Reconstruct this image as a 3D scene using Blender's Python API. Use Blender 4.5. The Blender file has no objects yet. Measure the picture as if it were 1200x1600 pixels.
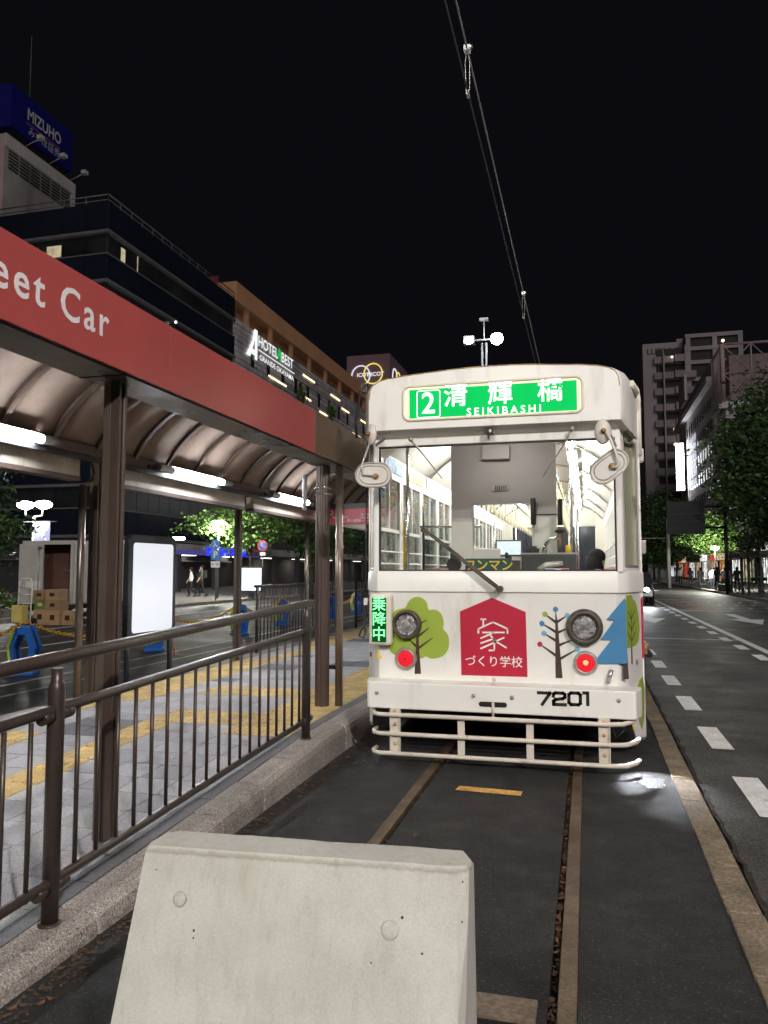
import bpy, bmesh, math, random
from mathutils import Vector, Matrix
R = math.radians
rnd = random.Random(7201)
scn = bpy.context.scene
COL = scn.collection

# ------------------------------------------------------------------ camera
cd = bpy.data.cameras.new('camera')
cam = bpy.data.objects.new('camera', cd); COL.objects.link(cam)
cam.location = (0, 0, 1.6)
cam.rotation_euler = (R(90 + 4.289), 0, R(14.758))
cd.sensor_fit = 'VERTICAL'; cd.sensor_height = 24; cd.lens = 18.0
cd.clip_start = 0.05; cd.clip_end = 1500
scn.camera = cam

# ------------------------------------------------------------------ night sky, weak city glow, exposure
w = bpy.data.worlds.new('World'); scn.world = w; w.use_nodes = True
bg = w.node_tree.nodes['Background']
bg.inputs['Color'].default_value = (0.62, 0.62, 0.86, 1); bg.inputs['Strength'].default_value = 0.0055
sd = bpy.data.lights.new('sun', 'SUN'); sun = bpy.data.objects.new('sun', sd); COL.objects.link(sun)
sd.energy = 0.62; sd.angle = R(40); sd.color = (1.0, 0.92, 0.91)
sun.rotation_euler = (R(52), 0, R(28))
vs = scn.view_settings
scn.display_settings.display_device = 'sRGB'
vs.view_transform = 'Standard'; vs.look = 'None'; vs.gamma = 1; vs.exposure = 0.0; vs.use_curve_mapping = False
scn.cycles.max_bounces = 8; scn.cycles.transparent_max_bounces = 24
scn.cycles.sample_clamp_indirect = 6; scn.cycles.use_denoising = True
scn.cycles.caustics_reflective = False; scn.cycles.caustics_refractive = False

# ------------------------------------------------------------------ materials
MATS = {}
def nt(name):
    m = bpy.data.materials.new(name); m.use_nodes = True
    n = m.node_tree; b = n.nodes['Principled BSDF']; MATS[name] = m
    return m, n, b
def _ramp(n, src, a, b, p0=0.35, p1=0.65):
    r = n.nodes.new('ShaderNodeValToRGB')
    r.color_ramp.elements[0].position = p0; r.color_ramp.elements[1].position = p1
    r.color_ramp.elements[0].color = (*a, 1); r.color_ramp.elements[1].color = (*b, 1)
    n.links.new(src, r.inputs['Fac']); return r.outputs['Color']
def _noise(n, scale, detail=6, stretch=None, coord='Object', rough=0.6):
    tc = n.nodes.new('ShaderNodeNewGeometry'); coord = 'Position'; t = n.nodes.new('ShaderNodeTexNoise')
    t.inputs['Scale'].default_value = scale; t.inputs['Detail'].default_value = detail; t.inputs['Roughness'].default_value = rough
    if stretch:
        mp = n.nodes.new('ShaderNodeMapping'); mp.inputs['Scale'].default_value = stretch
        n.links.new(tc.outputs[coord], mp.inputs['Vector']); n.links.new(mp.outputs['Vector'], t.inputs['Vector'])
    else:
        n.links.new(tc.outputs[coord], t.inputs['Vector'])
    return t.outputs['Fac']
def _mul(n, a, b, fac=1.0, mode='MULTIPLY'):
    x = n.nodes.new('ShaderNodeMixRGB'); x.blend_type = mode; x.inputs['Fac'].default_value = fac
    n.links.new(a, x.inputs['Color1']); n.links.new(b, x.inputs['Color2']); return x.outputs['Color']
def mat(name, c, rough=0.6, metal=0.0, var=0.12, scale=3.0, fine=None, bump=None, spec=0.5, stain=None, rand=0.0, roughvar=0.0, speck=None):
    """base colour with broad variation (var), fine speckle, stains (colour, scale, threshold, stretch), per-object variation and bump"""
    m, n, b = nt(name)
    lo = tuple(x * (1 - var) for x in c); hi = tuple(min(1, x * (1 + var)) for x in c)
    col = _ramp(n, _noise(n, scale), lo, hi)
    if fine:
        s, amt = fine
        col = _mul(n, col, _ramp(n, _noise(n, s, 3), (1 - amt,) * 3, (1 + amt * 0.5,) * 3, 0.4, 0.6))
    if speck:
        for pc, ps_, th in speck:
            f = _ramp(n, _noise(n, ps_, 2, rough=0.4), (0, 0, 0), (1, 1, 1), th, th + 0.05)
            x = n.nodes.new('ShaderNodeMixRGB'); n.links.new(f, x.inputs['Fac']); n.links.new(col, x.inputs['Color1']); x.inputs['Color2'].default_value = (*pc, 1); col = x.outputs['Color']
    if stain:
        sc_, ss, thr, st = stain
        f = _ramp(n, _noise(n, ss, 8, st), (0, 0, 0), (1, 1, 1), thr, thr + 0.18)
        x = n.nodes.new('ShaderNodeMixRGB'); n.links.new(f, x.inputs['Fac']); n.links.new(col, x.inputs['Color1'])
        x.inputs['Color2'].default_value = (*sc_, 1); col = x.outputs['Color']
    if rand:
        oi = n.nodes.new('ShaderNodeObjectInfo')
        col = _mul(n, col, _ramp(n, oi.outputs['Random'], (1 - rand,) * 3, (1 + rand,) * 3, 0, 1))
    n.links.new(col, b.inputs['Base Color'])
    b.inputs['Roughness'].default_value = rough; b.inputs['Metallic'].default_value = metal
    b.inputs['Specular IOR Level'].default_value = spec
    if roughvar:
        r = _ramp(n, _noise(n, scale * 2.3), (max(0, rough - roughvar),) * 3, (min(1, rough + roughvar),) * 3)
        n.links.new(r, b.inputs['Roughness'])
    if bump:
        bs, st, dist = bump
        bn = n.nodes.new('ShaderNodeBump'); bn.inputs['Strength'].default_value = st; bn.inputs['Distance'].default_value = dist
        n.links.new(_noise(n, bs, 4), bn.inputs['Height']); n.links.new(bn.outputs['Normal'], b.inputs['Normal'])
    return m
def emit(name, c, s, var=0.0, scale=3.0):
    m, n, b = nt(name)
    b.inputs['Base Color'].default_value = (*[min(1, x * 0.2) for x in c], 1); b.inputs['Roughness'].default_value = 0.6; b.inputs['Specular IOR Level'].default_value = 0.08
    b.inputs['Emission Color'].default_value = (*c, 1); b.inputs['Emission Strength'].default_value = s
    if var:
        col = _ramp(n, _noise(n, scale, 5), tuple(x * (1 - var) for x in c), c, 0.35, 0.65)
        n.links.new(col, b.inputs['Emission Color'])
    return m
def glass(name, tint=(0.93, 0.96, 0.95), ior=1.45, rough=0.02, dirt_sheen=0.0):
    m = bpy.data.materials.new(name); m.use_nodes = True; n = m.node_tree; n.nodes.clear(); MATS[name] = m
    o = n.nodes.new('ShaderNodeOutputMaterial'); t = n.nodes.new('ShaderNodeBsdfTransparent'); t.inputs['Color'].default_value = (*tint, 1)
    g = n.nodes.new('ShaderNodeBsdfGlossy'); g.inputs['Roughness'].default_value = rough
    lw = n.nodes.new('ShaderNodeLayerWeight'); lw.inputs['Blend'].default_value = 0.5; pw = n.nodes.new('ShaderNodeMath'); pw.operation = 'POWER'; pw.inputs[1].default_value = 4.0; n.links.new(lw.outputs['Facing'], pw.inputs[0])
    fr = n.nodes.new('ShaderNodeMath'); fr.operation = 'MULTIPLY_ADD'; fr.inputs[1].default_value = 0.8 * (ior - 1) / 0.45; fr.inputs[2].default_value = 0.035; n.links.new(pw.outputs[0], fr.inputs[0])
    mx = n.nodes.new('ShaderNodeMixShader'); n.links.new(fr.outputs[0], mx.inputs[0]); n.links.new(t.outputs[0], mx.inputs[1]); n.links.new(g.outputs[0], mx.inputs[2])
    out = mx.outputs[0]
    if dirt_sheen:
        d = n.nodes.new('ShaderNodeBsdfDiffuse'); d.inputs['Color'].default_value = (0.5, 0.5, 0.48, 1)
        f = _ramp(n, _noise(n, 3.2, 7), (0, 0, 0), (dirt_sheen,) * 3, 0.42, 0.75)
        m2 = n.nodes.new('ShaderNodeMixShader'); n.links.new(f, m2.inputs[0]); n.links.new(out, m2.inputs[1]); n.links.new(d.outputs[0], m2.inputs[2]); out = m2.outputs[0]
    n.links.new(out, o.inputs['Surface'])
    return m
mat('asphalt_track', (0.0135, 0.0125, 0.0122), 0.78, var=0.45, scale=1.3, fine=(75, 0.6), bump=(90, 0.5, 0.006), stain=((0.023, 0.021, 0.020), 1.6, 0.55, (1, 0.25, 1)), roughvar=0.14, speck=[((0.070, 0.064, 0.058), 70, 0.64), ((0.006, 0.006, 0.006), 60, 0.63), ((0.16, 0.15, 0.14), 41, 0.80)])
mat('asphalt_road', (0.060, 0.056, 0.052), 0.60, var=0.3, scale=0.5, fine=(60, 0.8), bump=(70, 0.8, 0.008), stain=((0.030, 0.029, 0.028), 0.7, 0.56, (1, 0.12, 1)), roughvar=0.12, speck=[((0.14, 0.13, 0.12), 80, 0.64), ((0.012, 0.012, 0.012), 55, 0.60)])
mat('asphalt_far', (0.038, 0.037, 0.037), 0.62, var=0.25, scale=0.4, fine=(60, 0.4), bump=(80, 0.4, 0.006))
mat('rail_steel', (0.15, 0.105, 0.066), 0.5, metal=0.5, var=0.35, scale=4, fine=(90, 0.35), stain=((0.11, 0.07, 0.04), 5, 0.55, (1, 0.2, 1)))
mat('groove_dirt', (0.028, 0.019, 0.012), 0.95, var=0.6, scale=18, fine=(140, 0.6), bump=(60, 0.9, 0.02))
mat('concrete_edge', (0.185, 0.142, 0.095), 0.85, var=0.3, scale=3, fine=(60, 0.4), bump=(60, 0.6, 0.006), stain=((0.09, 0.07, 0.05), 4, 0.56, None), rand=0.14)
mat('road_paint', (0.72, 0.72, 0.69), 0.7, var=0.12, scale=5, fine=(70, 0.2), stain=((0.22, 0.21, 0.2), 9, 0.62, None))
mat('paint_worn', (0.42, 0.42, 0.41), 0.7, var=0.35, scale=2, stain=((0.07, 0.07, 0.07), 3, 0.5, None))
mat('paint_orange', (0.40, 0.13, 0.05), 0.7, var=0.3, scale=2, stain=((0.07, 0.06, 0.05), 3, 0.5, None))
mat('paint_yellow', (0.60, 0.33, 0.085), 0.75, var=0.25, scale=6, fine=(80, 0.3), stain=((0.12, 0.08, 0.04), 7, 0.62, None))
mat('granite', (0.33, 0.29, 0.26), 0.85, var=0.16, scale=2.2, fine=(140, 0.5), speck=[((0.62, 0.58, 0.53), 110, 0.64), ((0.10, 0.085, 0.08), 85, 0.62)], bump=(120, 0.6, 0.005), stain=((0.13, 0.10, 0.085), 3, 0.6, None), rand=0.12)
mat('grout', (0.045, 0.042, 0.04), 0.9, var=0.3, scale=4)
mat('tile_grey', (0.39, 0.39, 0.41), 0.72, var=0.1, scale=2, fine=(150, 0.35), bump=(160, 0.35, 0.002), rand=0.16, stain=((0.19, 0.185, 0.18), 2.5, 0.62, None))
mat('tile_dark', (0.145, 0.145, 0.155), 0.72, var=0.1, scale=2, fine=(150, 0.35), bump=(160, 0.35, 0.002), rand=0.12)
mat('tactile', (0.60, 0.43, 0.17), 0.72, var=0.14, scale=5, fine=(90, 0.2), stain=((0.30, 0.2, 0.09), 6, 0.58, None), rand=0.14)
def barrier_mat():
    m = mat('barrier', (0.435, 0.425, 0.39), 0.9, var=0.06, scale=2.0, fine=(170, 0.07), bump=(45, 0.12, 0.003), stain=((0.375, 0.36, 0.315), 7.0, 0.57, (1, 1, 0.14)))
    n = m.node_tree; b = n.nodes['Principled BSDF']; col = b.inputs['Base Color'].links[0].from_socket
    # blotches, fine run-off streaks, and the rough grey line left by the formwork under the top arris
    bl = _ramp(n, _noise(n, 5.0, 5), (0.92, 0.915, 0.90), (1.03, 1.03, 1.03), 0.36, 0.58); col = _mul(n, col, bl)
    st = _ramp(n, _noise(n, 26, 4, (1, 1, 0.05)), (0.92, 0.915, 0.89), (1, 1, 1), 0.34, 0.46); col = _mul(n, col, st)
    g = n.nodes.new('ShaderNodeNewGeometry'); sx = n.nodes.new('ShaderNodeSeparateXYZ'); n.links.new(g.outputs['Position'], sx.inputs[0])
    ad = n.nodes.new('ShaderNodeMath'); ad.operation = 'MULTIPLY_ADD'; ad.inputs[1].default_value = 0.014; n.links.new(_noise(n, 38, 5), ad.inputs[0]); n.links.new(sx.outputs['Z'], ad.inputs[2])
    band = n.nodes.new('ShaderNodeValToRGB'); cr = band.color_ramp; cr.elements[0].position = 0.815; cr.elements[0].color = (1, 1, 1, 1); cr.elements[1].position = 0.830; cr.elements[1].color = (1, 1, 1, 1)
    e = cr.elements.new(0.8215); e.color = (0.62, 0.60, 0.53, 1); n.links.new(ad.outputs[0], band.inputs['Fac'])
    n.links.new(_mul(n, col, band.outputs['Color']), b.inputs['Base Color'])
barrier_mat()
mat('barrier_mark', (0.40, 0.39, 0.35), 0.9, var=0.2, scale=20)
mat('barrier_grime', (0.33, 0.31, 0.25), 0.95, var=0.4, scale=14)
mat('brown_metal', (0.098, 0.068, 0.056), 0.36, metal=0.25, var=0.12, scale=3, spec=0.5, stain=((0.13, 0.095, 0.08), 4, 0.62, (1, 1, 0.2)))
mat('brown_rail', (0.078, 0.060, 0.052), 0.33, metal=0.35, var=0.15, scale=4, fine=(60, 0.12), stain=((0.10, 0.085, 0.075), 5, 0.66, None))
mat('bronze_panel', (0.19, 0.13, 0.085), 0.42, metal=0.35, var=0.1, scale=1.5)
mat('steel_soffit', (0.30, 0.28, 0.26), 0.33, metal=0.75, var=0.25, scale=1.2, roughvar=0.1)
mat('pipe_metal', (0.30, 0.245, 0.20), 0.3, metal=0.7, var=0.15, scale=3)
mat('fascia_red', (0.41, 0.078, 0.073), 0.42, var=0.10, scale=0.8)
mat('letter_white', (0.80, 0.79, 0.78), 0.5, var=0.03)
mat('roof_sheet', (0.27, 0.20, 0.16), 0.7, var=0.14, scale=1.4, fine=(14, 0.06), spec=0.25, stain=((0.225, 0.165, 0.13), 2.0, 0.55, None))
mat('back_beam', (0.52, 0.47, 0.40), 0.4, metal=0.35, var=0.18, scale=3, stain=((0.33, 0.29, 0.24), 5, 0.6, (1, 1, 0.15)))
mat('dark_metal', (0.035, 0.035, 0.038), 0.45, metal=0.4, var=0.2)
mat('alu', (0.55, 0.55, 0.56), 0.32, metal=0.85, var=0.1)
mat('chrome', (0.72, 0.71, 0.68), 0.16, metal=1.0, var=0.08)
emit('board_white', (0.86, 0.88, 0.95), 0.95, 0.04, 0.8)
mat('frame_grey', (0.045, 0.047, 0.054), 0.4, metal=0.3)
mat('tram_white', (0.755, 0.735, 0.69), 0.34, var=0.035, scale=2.2, spec=0.5, stain=((0.58, 0.54, 0.47), 4.5, 0.56, (1, 1, 0.22)))
mat('tram_cream', (0.66, 0.62, 0.52), 0.4, var=0.08, scale=3, stain=((0.42, 0.33, 0.2), 6, 0.63, None))
mat('tram_dirty', (0.58, 0.52, 0.44), 0.5, var=0.12, scale=6, stain=((0.25, 0.15, 0.08), 9, 0.6, None))
mat('rust_edge', (0.42, 0.27, 0.14), 0.8, var=0.4, scale=14)
mat('underframe', (0.018, 0.016, 0.015), 0.7, var=0.4, scale=6)
mat('bogie_brown', (0.055, 0.042, 0.035), 0.8, var=0.4, scale=5)
mat('rubber', (0.012, 0.012, 0.012), 0.6, var=0.2)
mat('decal_green', (0.29, 0.385, 0.05), 0.42, var=0.04)
mat('decal_brown', (0.055, 0.028, 0.025), 0.45, var=0.1)
mat('decal_red', (0.42, 0.012, 0.038), 0.42, var=0.05)
mat('decal_blue', (0.055, 0.20, 0.38), 0.42, var=0.05)
mat('decal_sky', (0.15, 0.37, 0.56), 0.42, var=0.05)
mat('decal_yellow', (0.75, 0.48, 0.02), 0.42, var=0.05)
mat('decal_white', (0.78, 0.74, 0.70), 0.42, var=0.03)
mat('decal_black', (0.014, 0.014, 0.014), 0.4, var=0.1)
mat('lamp_ring', (0.085, 0.068, 0.052), 0.5, metal=0.4, var=0.4, scale=14, stain=((0.2, 0.14, 0.08), 20, 0.6, None))
mat('tail_ring', (0.42, 0.38, 0.35), 0.4, metal=0.5, var=0.15)
mat('mirror_back', (0.60, 0.56, 0.51), 0.38, var=0.06, scale=8)
mat('mirror_rim', (0.40, 0.37, 0.34), 0.3, metal=0.4)
mat('brass', (0.33, 0.18, 0.07), 0.5, metal=0.6, var=0.4, scale=20)
mat('partition', (0.37, 0.335, 0.315), 0.5, var=0.06, scale=2)
mat('partition_low', (0.47, 0.44, 0.40), 0.5, var=0.06, scale=2)
mat('int_cream', (0.76, 0.73, 0.64), 0.45, var=0.05, scale=2)
mat('int_white', (0.82, 0.80, 0.74), 0.4, var=0.04)
mat('int_floor', (0.14, 0.12, 0.10), 0.6, var=0.2)
mat('seat_moquette', (0.20, 0.07, 0.07), 0.9, var=0.2, scale=14)
mat('strap', (0.72, 0.66, 0.44), 0.5, var=0.1)
mat('board_green', (0.012, 0.062, 0.047), 0.45, var=0.1)
mat('board_letter', (0.72, 0.48, 0.04), 0.5)
mat('console', (0.035, 0.033, 0.033), 0.45, var=0.3)
mat('paper', (0.70, 0.68, 0.62), 0.8, var=0.1)
mat('poster_a', (0.55, 0.35, 0.18), 0.6, var=0.55, scale=14); mat('poster_b', (0.25, 0.38, 0.55), 0.6, var=0.6, scale=12); mat('poster_c', (0.6, 0.5, 0.2), 0.6, var=0.6, scale=11)
mat('blue_plastic', (0.008, 0.13, 0.55), 0.4, var=0.08); mat('lime', (0.62, 0.78, 0.02), 0.5, var=0.05)
mat('chain_yellow', (0.70, 0.40, 0.03), 0.5, var=0.1)
mat('truck_white', (0.50, 0.48, 0.44), 0.45, var=0.08, stain=((0.3, 0.28, 0.25), 3, 0.6, None))
mat('truck_inside', (0.15, 0.075, 0.055), 0.7, var=0.12)
mat('carton', (0.35, 0.225, 0.12), 0.85, var=0.15, rand=0.25); mat('carton_green', (0.11, 0.20, 0.05), 0.8, var=0.2); mat('carton_yellow', (0.66, 0.55, 0.16), 0.8, var=0.1)
mat('tyre', (0.015, 0.015, 0.015), 0.8)
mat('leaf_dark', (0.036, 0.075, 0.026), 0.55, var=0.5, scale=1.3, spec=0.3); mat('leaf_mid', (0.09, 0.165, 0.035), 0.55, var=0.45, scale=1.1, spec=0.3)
mat('leaf_fall', (0.085, 0.040, 0.017), 0.85, var=0.6, scale=30); mat('leaf_fall2', (0.042, 0.025, 0.014), 0.85, var=0.6, scale=30)
mat('bark', (0.075, 0.06, 0.048), 0.9, var=0.3, scale=6, bump=(12, 0.8, 0.03))
mat('dark_glass', (0.012, 0.015, 0.026), 0.12, var=0.2, scale=0.2, spec=0.6); mat('dim_glass', (0.022, 0.024, 0.027), 0.3, var=0.5, scale=0.3)
mat('mullion', (0.16, 0.155, 0.16), 0.5, metal=0.2); mat('office_wall', (0.05, 0.05, 0.055), 0.6)
mat('pink_wall', (0.46, 0.34, 0.34), 0.8, var=0.1, scale=0.4, stain=((0.33, 0.28, 0.27), 0.4, 0.55, (1, 1, 0.15))); mat('grey_wall', (0.38, 0.36, 0.345), 0.85, var=0.15, scale=0.4, stain=((0.2, 0.19, 0.18), 0.5, 0.5, (1, 1, 0.12)))
mat('sign_blue', (0.006, 0.006, 0.16), 0.5, var=0.06); mat('sign_mauve', (0.30, 0.06, 0.16), 0.5)
mat('hotel_slat', (0.43, 0.41, 0.42), 0.7, var=0.25, scale=0.8, rand=0.28); mat('hotel_wall', (0.06, 0.055, 0.055), 0.8)
mat('hotel_orange', (0.62, 0.32, 0.17), 0.7, var=0.08, scale=0.3)
mat('mauve_wall', (0.30, 0.18, 0.20), 0.8, var=0.1, scale=0.3)
mat('tower_wall', (0.47, 0.42, 0.43), 0.85, var=0.08, scale=0.1); mat('tower_dark', (0.06, 0.053, 0.055), 0.8); mat('tower_rail', (0.40, 0.35, 0.355), 0.8, rand=0.15)
mat('store_white', (0.72, 0.65, 0.66), 0.8, var=0.08, scale=0.12); mat('store_eave', (0.75, 0.72, 0.72), 0.7); mat('truss_pink', (0.55, 0.40, 0.42), 0.7); mat('window_black', (0.012, 0.012, 0.014), 0.3)
mat('paver_far', (0.17, 0.155, 0.145), 0.85, var=0.2, scale=0.8, fine=(14, 0.2)); mat('kerb_far', (0.30, 0.28, 0.26), 0.85, var=0.15)
mat('timber', (0.20, 0.155, 0.11), 0.85, var=0.3, scale=3, fine=(40, 0.3), bump=(30, 0.5, 0.004))
mat('sign_paint_blue', (0.03, 0.22, 0.62), 0.45); mat('sign_paint_red', (0.55, 0.04, 0.04), 0.45); mat('sign_grey', (0.45, 0.45, 0.45), 0.5)
mat('skin', (0.50, 0.32, 0.24), 0.6); mat('hair', (0.010, 0.008, 0.008), 0.75, spec=0.1)
mat('cloth_black', (0.018, 0.018, 0.02), 0.85); mat('cloth_white', (0.62, 0.62, 0.62), 0.85); mat('cloth_navy', (0.03, 0.04, 0.075), 0.85); mat('cloth_olive', (0.06, 0.065, 0.045), 0.85); mat('cloth_blue', (0.10, 0.30, 0.50), 0.85)
mat('banner_cloth', (0.18, 0.20, 0.36), 0.8, var=0.3, scale=2)
mat('car_paint', (0.06, 0.065, 0.07), 0.25, metal=0.5); mat('lamp_pole', (0.20, 0.20, 0.20), 0.45, metal=0.4)
mat('cable', (0.045, 0.045, 0.047), 0.5, metal=0.3); mat('cable_steel', (0.28, 0.27, 0.26), 0.4, metal=0.6)
glass('windscreen', dirt_sheen=0.03); glass('pane', (0.85, 0.88, 0.87)); glass('pane_side', (0.93, 0.94, 0.9), ior=1.08); glass('pane_sheen', (0.80, 0.83, 0.82), dirt_sheen=0.55); mat('curtain', (0.50, 0.50, 0.40), 0.8, var=0.06); glass('lens_clear', (0.9, 0.9, 0.9), rough=0.1)  # side-window panes: whitish film painted in for the mirrored bright interior
emit('tube_lit', (0.90, 0.94, 1.0), 130); emit('tram_tube', (1.0, 0.99, 0.94), 80)
emit('cab_fill_lit', (1.0, 0.95, 0.92), 48); emit('dest_green', (0.0, 0.62, 0.115), 0.95, 0.12, 4); emit('dest_white', (0.93, 1.0, 0.93), 1.9); emit('dest_edge', (1.0, 0.93, 0.6), 1.1)
emit('led_dark', (0.0, 0.085, 0.008), 1.0, 0.4, 60); emit('led_text', (0.22, 1.0, 0.36), 1.9)
emit('tail_red', (1.0, 0.012, 0.03), 0.68, 0.15, 40); emit('tail_core', (1.0, 0.28, 0.12), 2.2); emit('tail_ridge', (1.0, 0.10, 0.11), 1.1)
emit('headlight_lit', (0.86, 0.93, 1.0), 60); emit('street_lamp_lit', (0.93, 0.97, 1.0), 60); emit('street_lamp_warm', (1.0, 0.97, 0.86), 45)
emit('screen_lit', (0.80, 0.92, 0.95), 1.15, 0.25, 30); emit('window_lit', (1.0, 0.86, 0.55), 0.55, 0.5, 2); emit('sign_lit', (0.93, 0.97, 1.0), 3.0); emit('hotel_lit', (1.0, 1.0, 1.0), 0.95); emit('hotel_green', (0.0, 0.55, 0.08), 1.0)
emit('hotel_warm', (1.0, 0.72, 0.42), 2.4); emit('ring_yellow', (0.95, 0.80, 0.20), 0.95); emit('ring_white', (0.95, 0.95, 1.0), 0.85)
emit('shop_white', (1.0, 0.97, 0.92), 1.9, 0.85, 1.6); emit('shop_orange', (1.0, 0.42, 0.14), 1.1, 0.85, 2.2); emit('shop_red', (1.0, 0.14, 0.09), 0.9, 0.8, 2); emit('shop_cool', (0.80, 0.93, 1.0), 2.0, 0.35, 1.4); emit('shop_warm', (1.0, 0.80, 0.50), 1.0, 0.85, 1.8)
emit('poster_lit_a', (0.95, 0.60, 0.45), 0.9, 0.6, 2.5); emit('poster_lit_b', (0.55, 0.92, 1.0), 1.2, 0.5, 2.5); emit('blue_neon', (0.03, 0.04, 1.0), 1.6); emit('purple_band', (0.12, 0.10, 0.42), 0.5)
emit('added_patch_lit', (0.93, 0.97, 1.0), 30); emit('red_dot', (1.0, 0.05, 0.08), 3.0)

# ------------------------------------------------------------------ mesh tools
class MB:
    def __init__(s): s.v = []; s.f = []; s.m = []; s.sm = []
    def add(s, vs, fs, mi=0, smooth=False):
        o = len(s.v); s.v += [tuple(p) for p in vs]; s.f += [tuple(i + o for i in f) for f in fs]
        s.m += [mi] * len(fs); s.sm += [smooth] * len(fs); return s
    def box(s, x0, x1, y0, y1, z0, z1, mi=0):
        v = [(x, y, z) for z in (z0, z1) for y in (y0, y1) for x in (x0, x1)]
        return s.add(v, [(0, 2, 3, 1), (4, 5, 7, 6), (0, 1, 5, 4), (2, 6, 7, 3), (0, 4, 6, 2), (1, 3, 7, 5)], mi)
    def cbox(s, c, d, mi=0, rz=0, rx=0, ry=0):
        M = Matrix.Translation(c) @ Matrix.Rotation(rz, 4, 'Z') @ Matrix.Rotation(ry, 4, 'Y') @ Matrix.Rotation(rx, 4, 'X')
        v = [M @ Vector((x * d[0] / 2, y * d[1] / 2, z * d[2] / 2)) for z in (-1, 1) for y in (-1, 1) for x in (-1, 1)]
        return s.add(v, [(0, 2, 3, 1), (4, 5, 7, 6), (0, 1, 5, 4), (2, 6, 7, 3), (0, 4, 6, 2), (1, 3, 7, 5)], mi)
    def prism(s, poly, axis, a, b, mi=0):
        """poly in the two other axes (x->(y,z), y->(x,z), z->(x,y)) swept from a to b"""
        def P(p, t):
            return {'x': (t, p[0], p[1]), 'y': (p[0], t, p[1]), 'z': (p[0], p[1], t)}[axis]
        n = len(poly); v = [P(p, a) for p in poly] + [P(p, b) for p in poly]
        f = [tuple(range(n)), tuple(range(2 * n - 1, n - 1, -1))] + [(i, (i + 1) % n, (i + 1) % n + n, i + n) for i in range(n)]
        return s.add(v, f, mi)
    def tube(s, pts, r, n=8, mi=0, caps=True, closed=False):
        pts = [Vector(p) for p in pts]; k = len(pts); rs = r if isinstance(r, (list, tuple)) else [r] * k
        vs = []; t0 = None; nrm = None
        for i, p in enumerate(pts):
            if closed: t = (pts[(i + 1) % k] - pts[i - 1]).normalized()
            else: t = ((pts[min(i + 1, k - 1)] - pts[max(i - 1, 0)])).normalized()
            if nrm is None:
                a = Vector((0, 0, 1)) if abs(t.z) < 0.9 else Vector((1, 0, 0)); nrm = t.cross(a).normalized()
            else:
                nrm = (nrm - t * nrm.dot(t)).normalized()
            bn = t.cross(nrm)
            for j in range(n):
                q = 2 * math.pi * j / n; vs.append(p + (nrm * math.cos(q) + bn * math.sin(q)) * rs[i])
        f = []; m = k if closed else k - 1
        for i in range(m):
            i2 = (i + 1) % k
            for j in range(n): f.append((i * n + j, i * n + (j + 1) % n, i2 * n + (j + 1) % n, i2 * n + j))
        s.add(vs, f, mi, True)
        if caps and not closed:
            o = len(s.v) - len(vs)
            s.f += [tuple(o + j for j in range(n - 1, -1, -1)), tuple(o + (k - 1) * n + j for j in range(n))]; s.m += [mi] * 2; s.sm += [False] * 2
        return s
    def cyl(s, a, b, r, r2=None, n=14, mi=0): return s.tube([a, b], [r, r if r2 is None else r2], n, mi)
    def lathe(s, prof, c, ax='y', n=28, mi=0, sx=1, sz=1):
        """prof: list of (radius, offset along axis)"""
        vs = []
        for r, o in prof:
            for j in range(n):
                q = 2 * math.pi * j / n; x, z = r * math.cos(q) * sx, r * math.sin(q) * sz
                vs.append({'y': (c[0] + x, c[1] + o, c[2] + z), 'z': (c[0] + x, c[1] + z, c[2] + o), 'x': (c[0] + o, c[1] + x, c[2] + z)}[ax])
        f = []
        for i in range(len(prof) - 1):
            for j in range(n): f.append((i * n + j, i * n + (j + 1) % n, (i + 1) * n + (j + 1) % n, (i + 1) * n + j))
        s.add(vs, f, mi, True); o = len(s.v) - len(vs); k = len(prof)
        s.f += [tuple(o + j for j in range(n)), tuple(o + (k - 1) * n + j for j in range(n - 1, -1, -1))]; s.m += [mi] * 2; s.sm += [False] * 2
        return s
    def sph(s, c, r, n=10, mi=0, sc=(1, 1, 1)):
        prof = [(max(1e-4, r * math.sin(math.pi * i / (n // 2 + 2))), -r * math.cos(math.pi * i / (n // 2 + 2))) for i in range(n // 2 + 3)]
        k = len(s.v); s.lathe(prof, (0, 0, 0), 'z', n, mi)
        for i in range(k, len(s.v)):
            x, y, z = s.v[i]; s.v[i] = (c[0] + x * sc[0], c[1] + y * sc[1], c[2] + z * sc[2])
        return s
    def stroke(s, pts, wd, y0, y1, mi=0):
        """flat ribbon through (x,z) points, thickness y0..y1"""
        for (a, b) in zip(pts[:-1], pts[1:]):
            a = Vector(a); b = Vector(b); d = (b - a); L = d.length
            if L < 1e-6: continue
            d /= L; nn = Vector((-d.y, d.x)) * wd / 2; e = d * wd * 0.42
            s.prism([tuple(a - e - nn), tuple(b + e - nn), tuple(b + e + nn), tuple(a - e + nn)], 'y', y0, y1, mi)
        return s
    def xf(s, M, k=0):
        for i in range(k, len(s.v)): s.v[i] = tuple(M @ Vector(s.v[i]))
        return s
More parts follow.
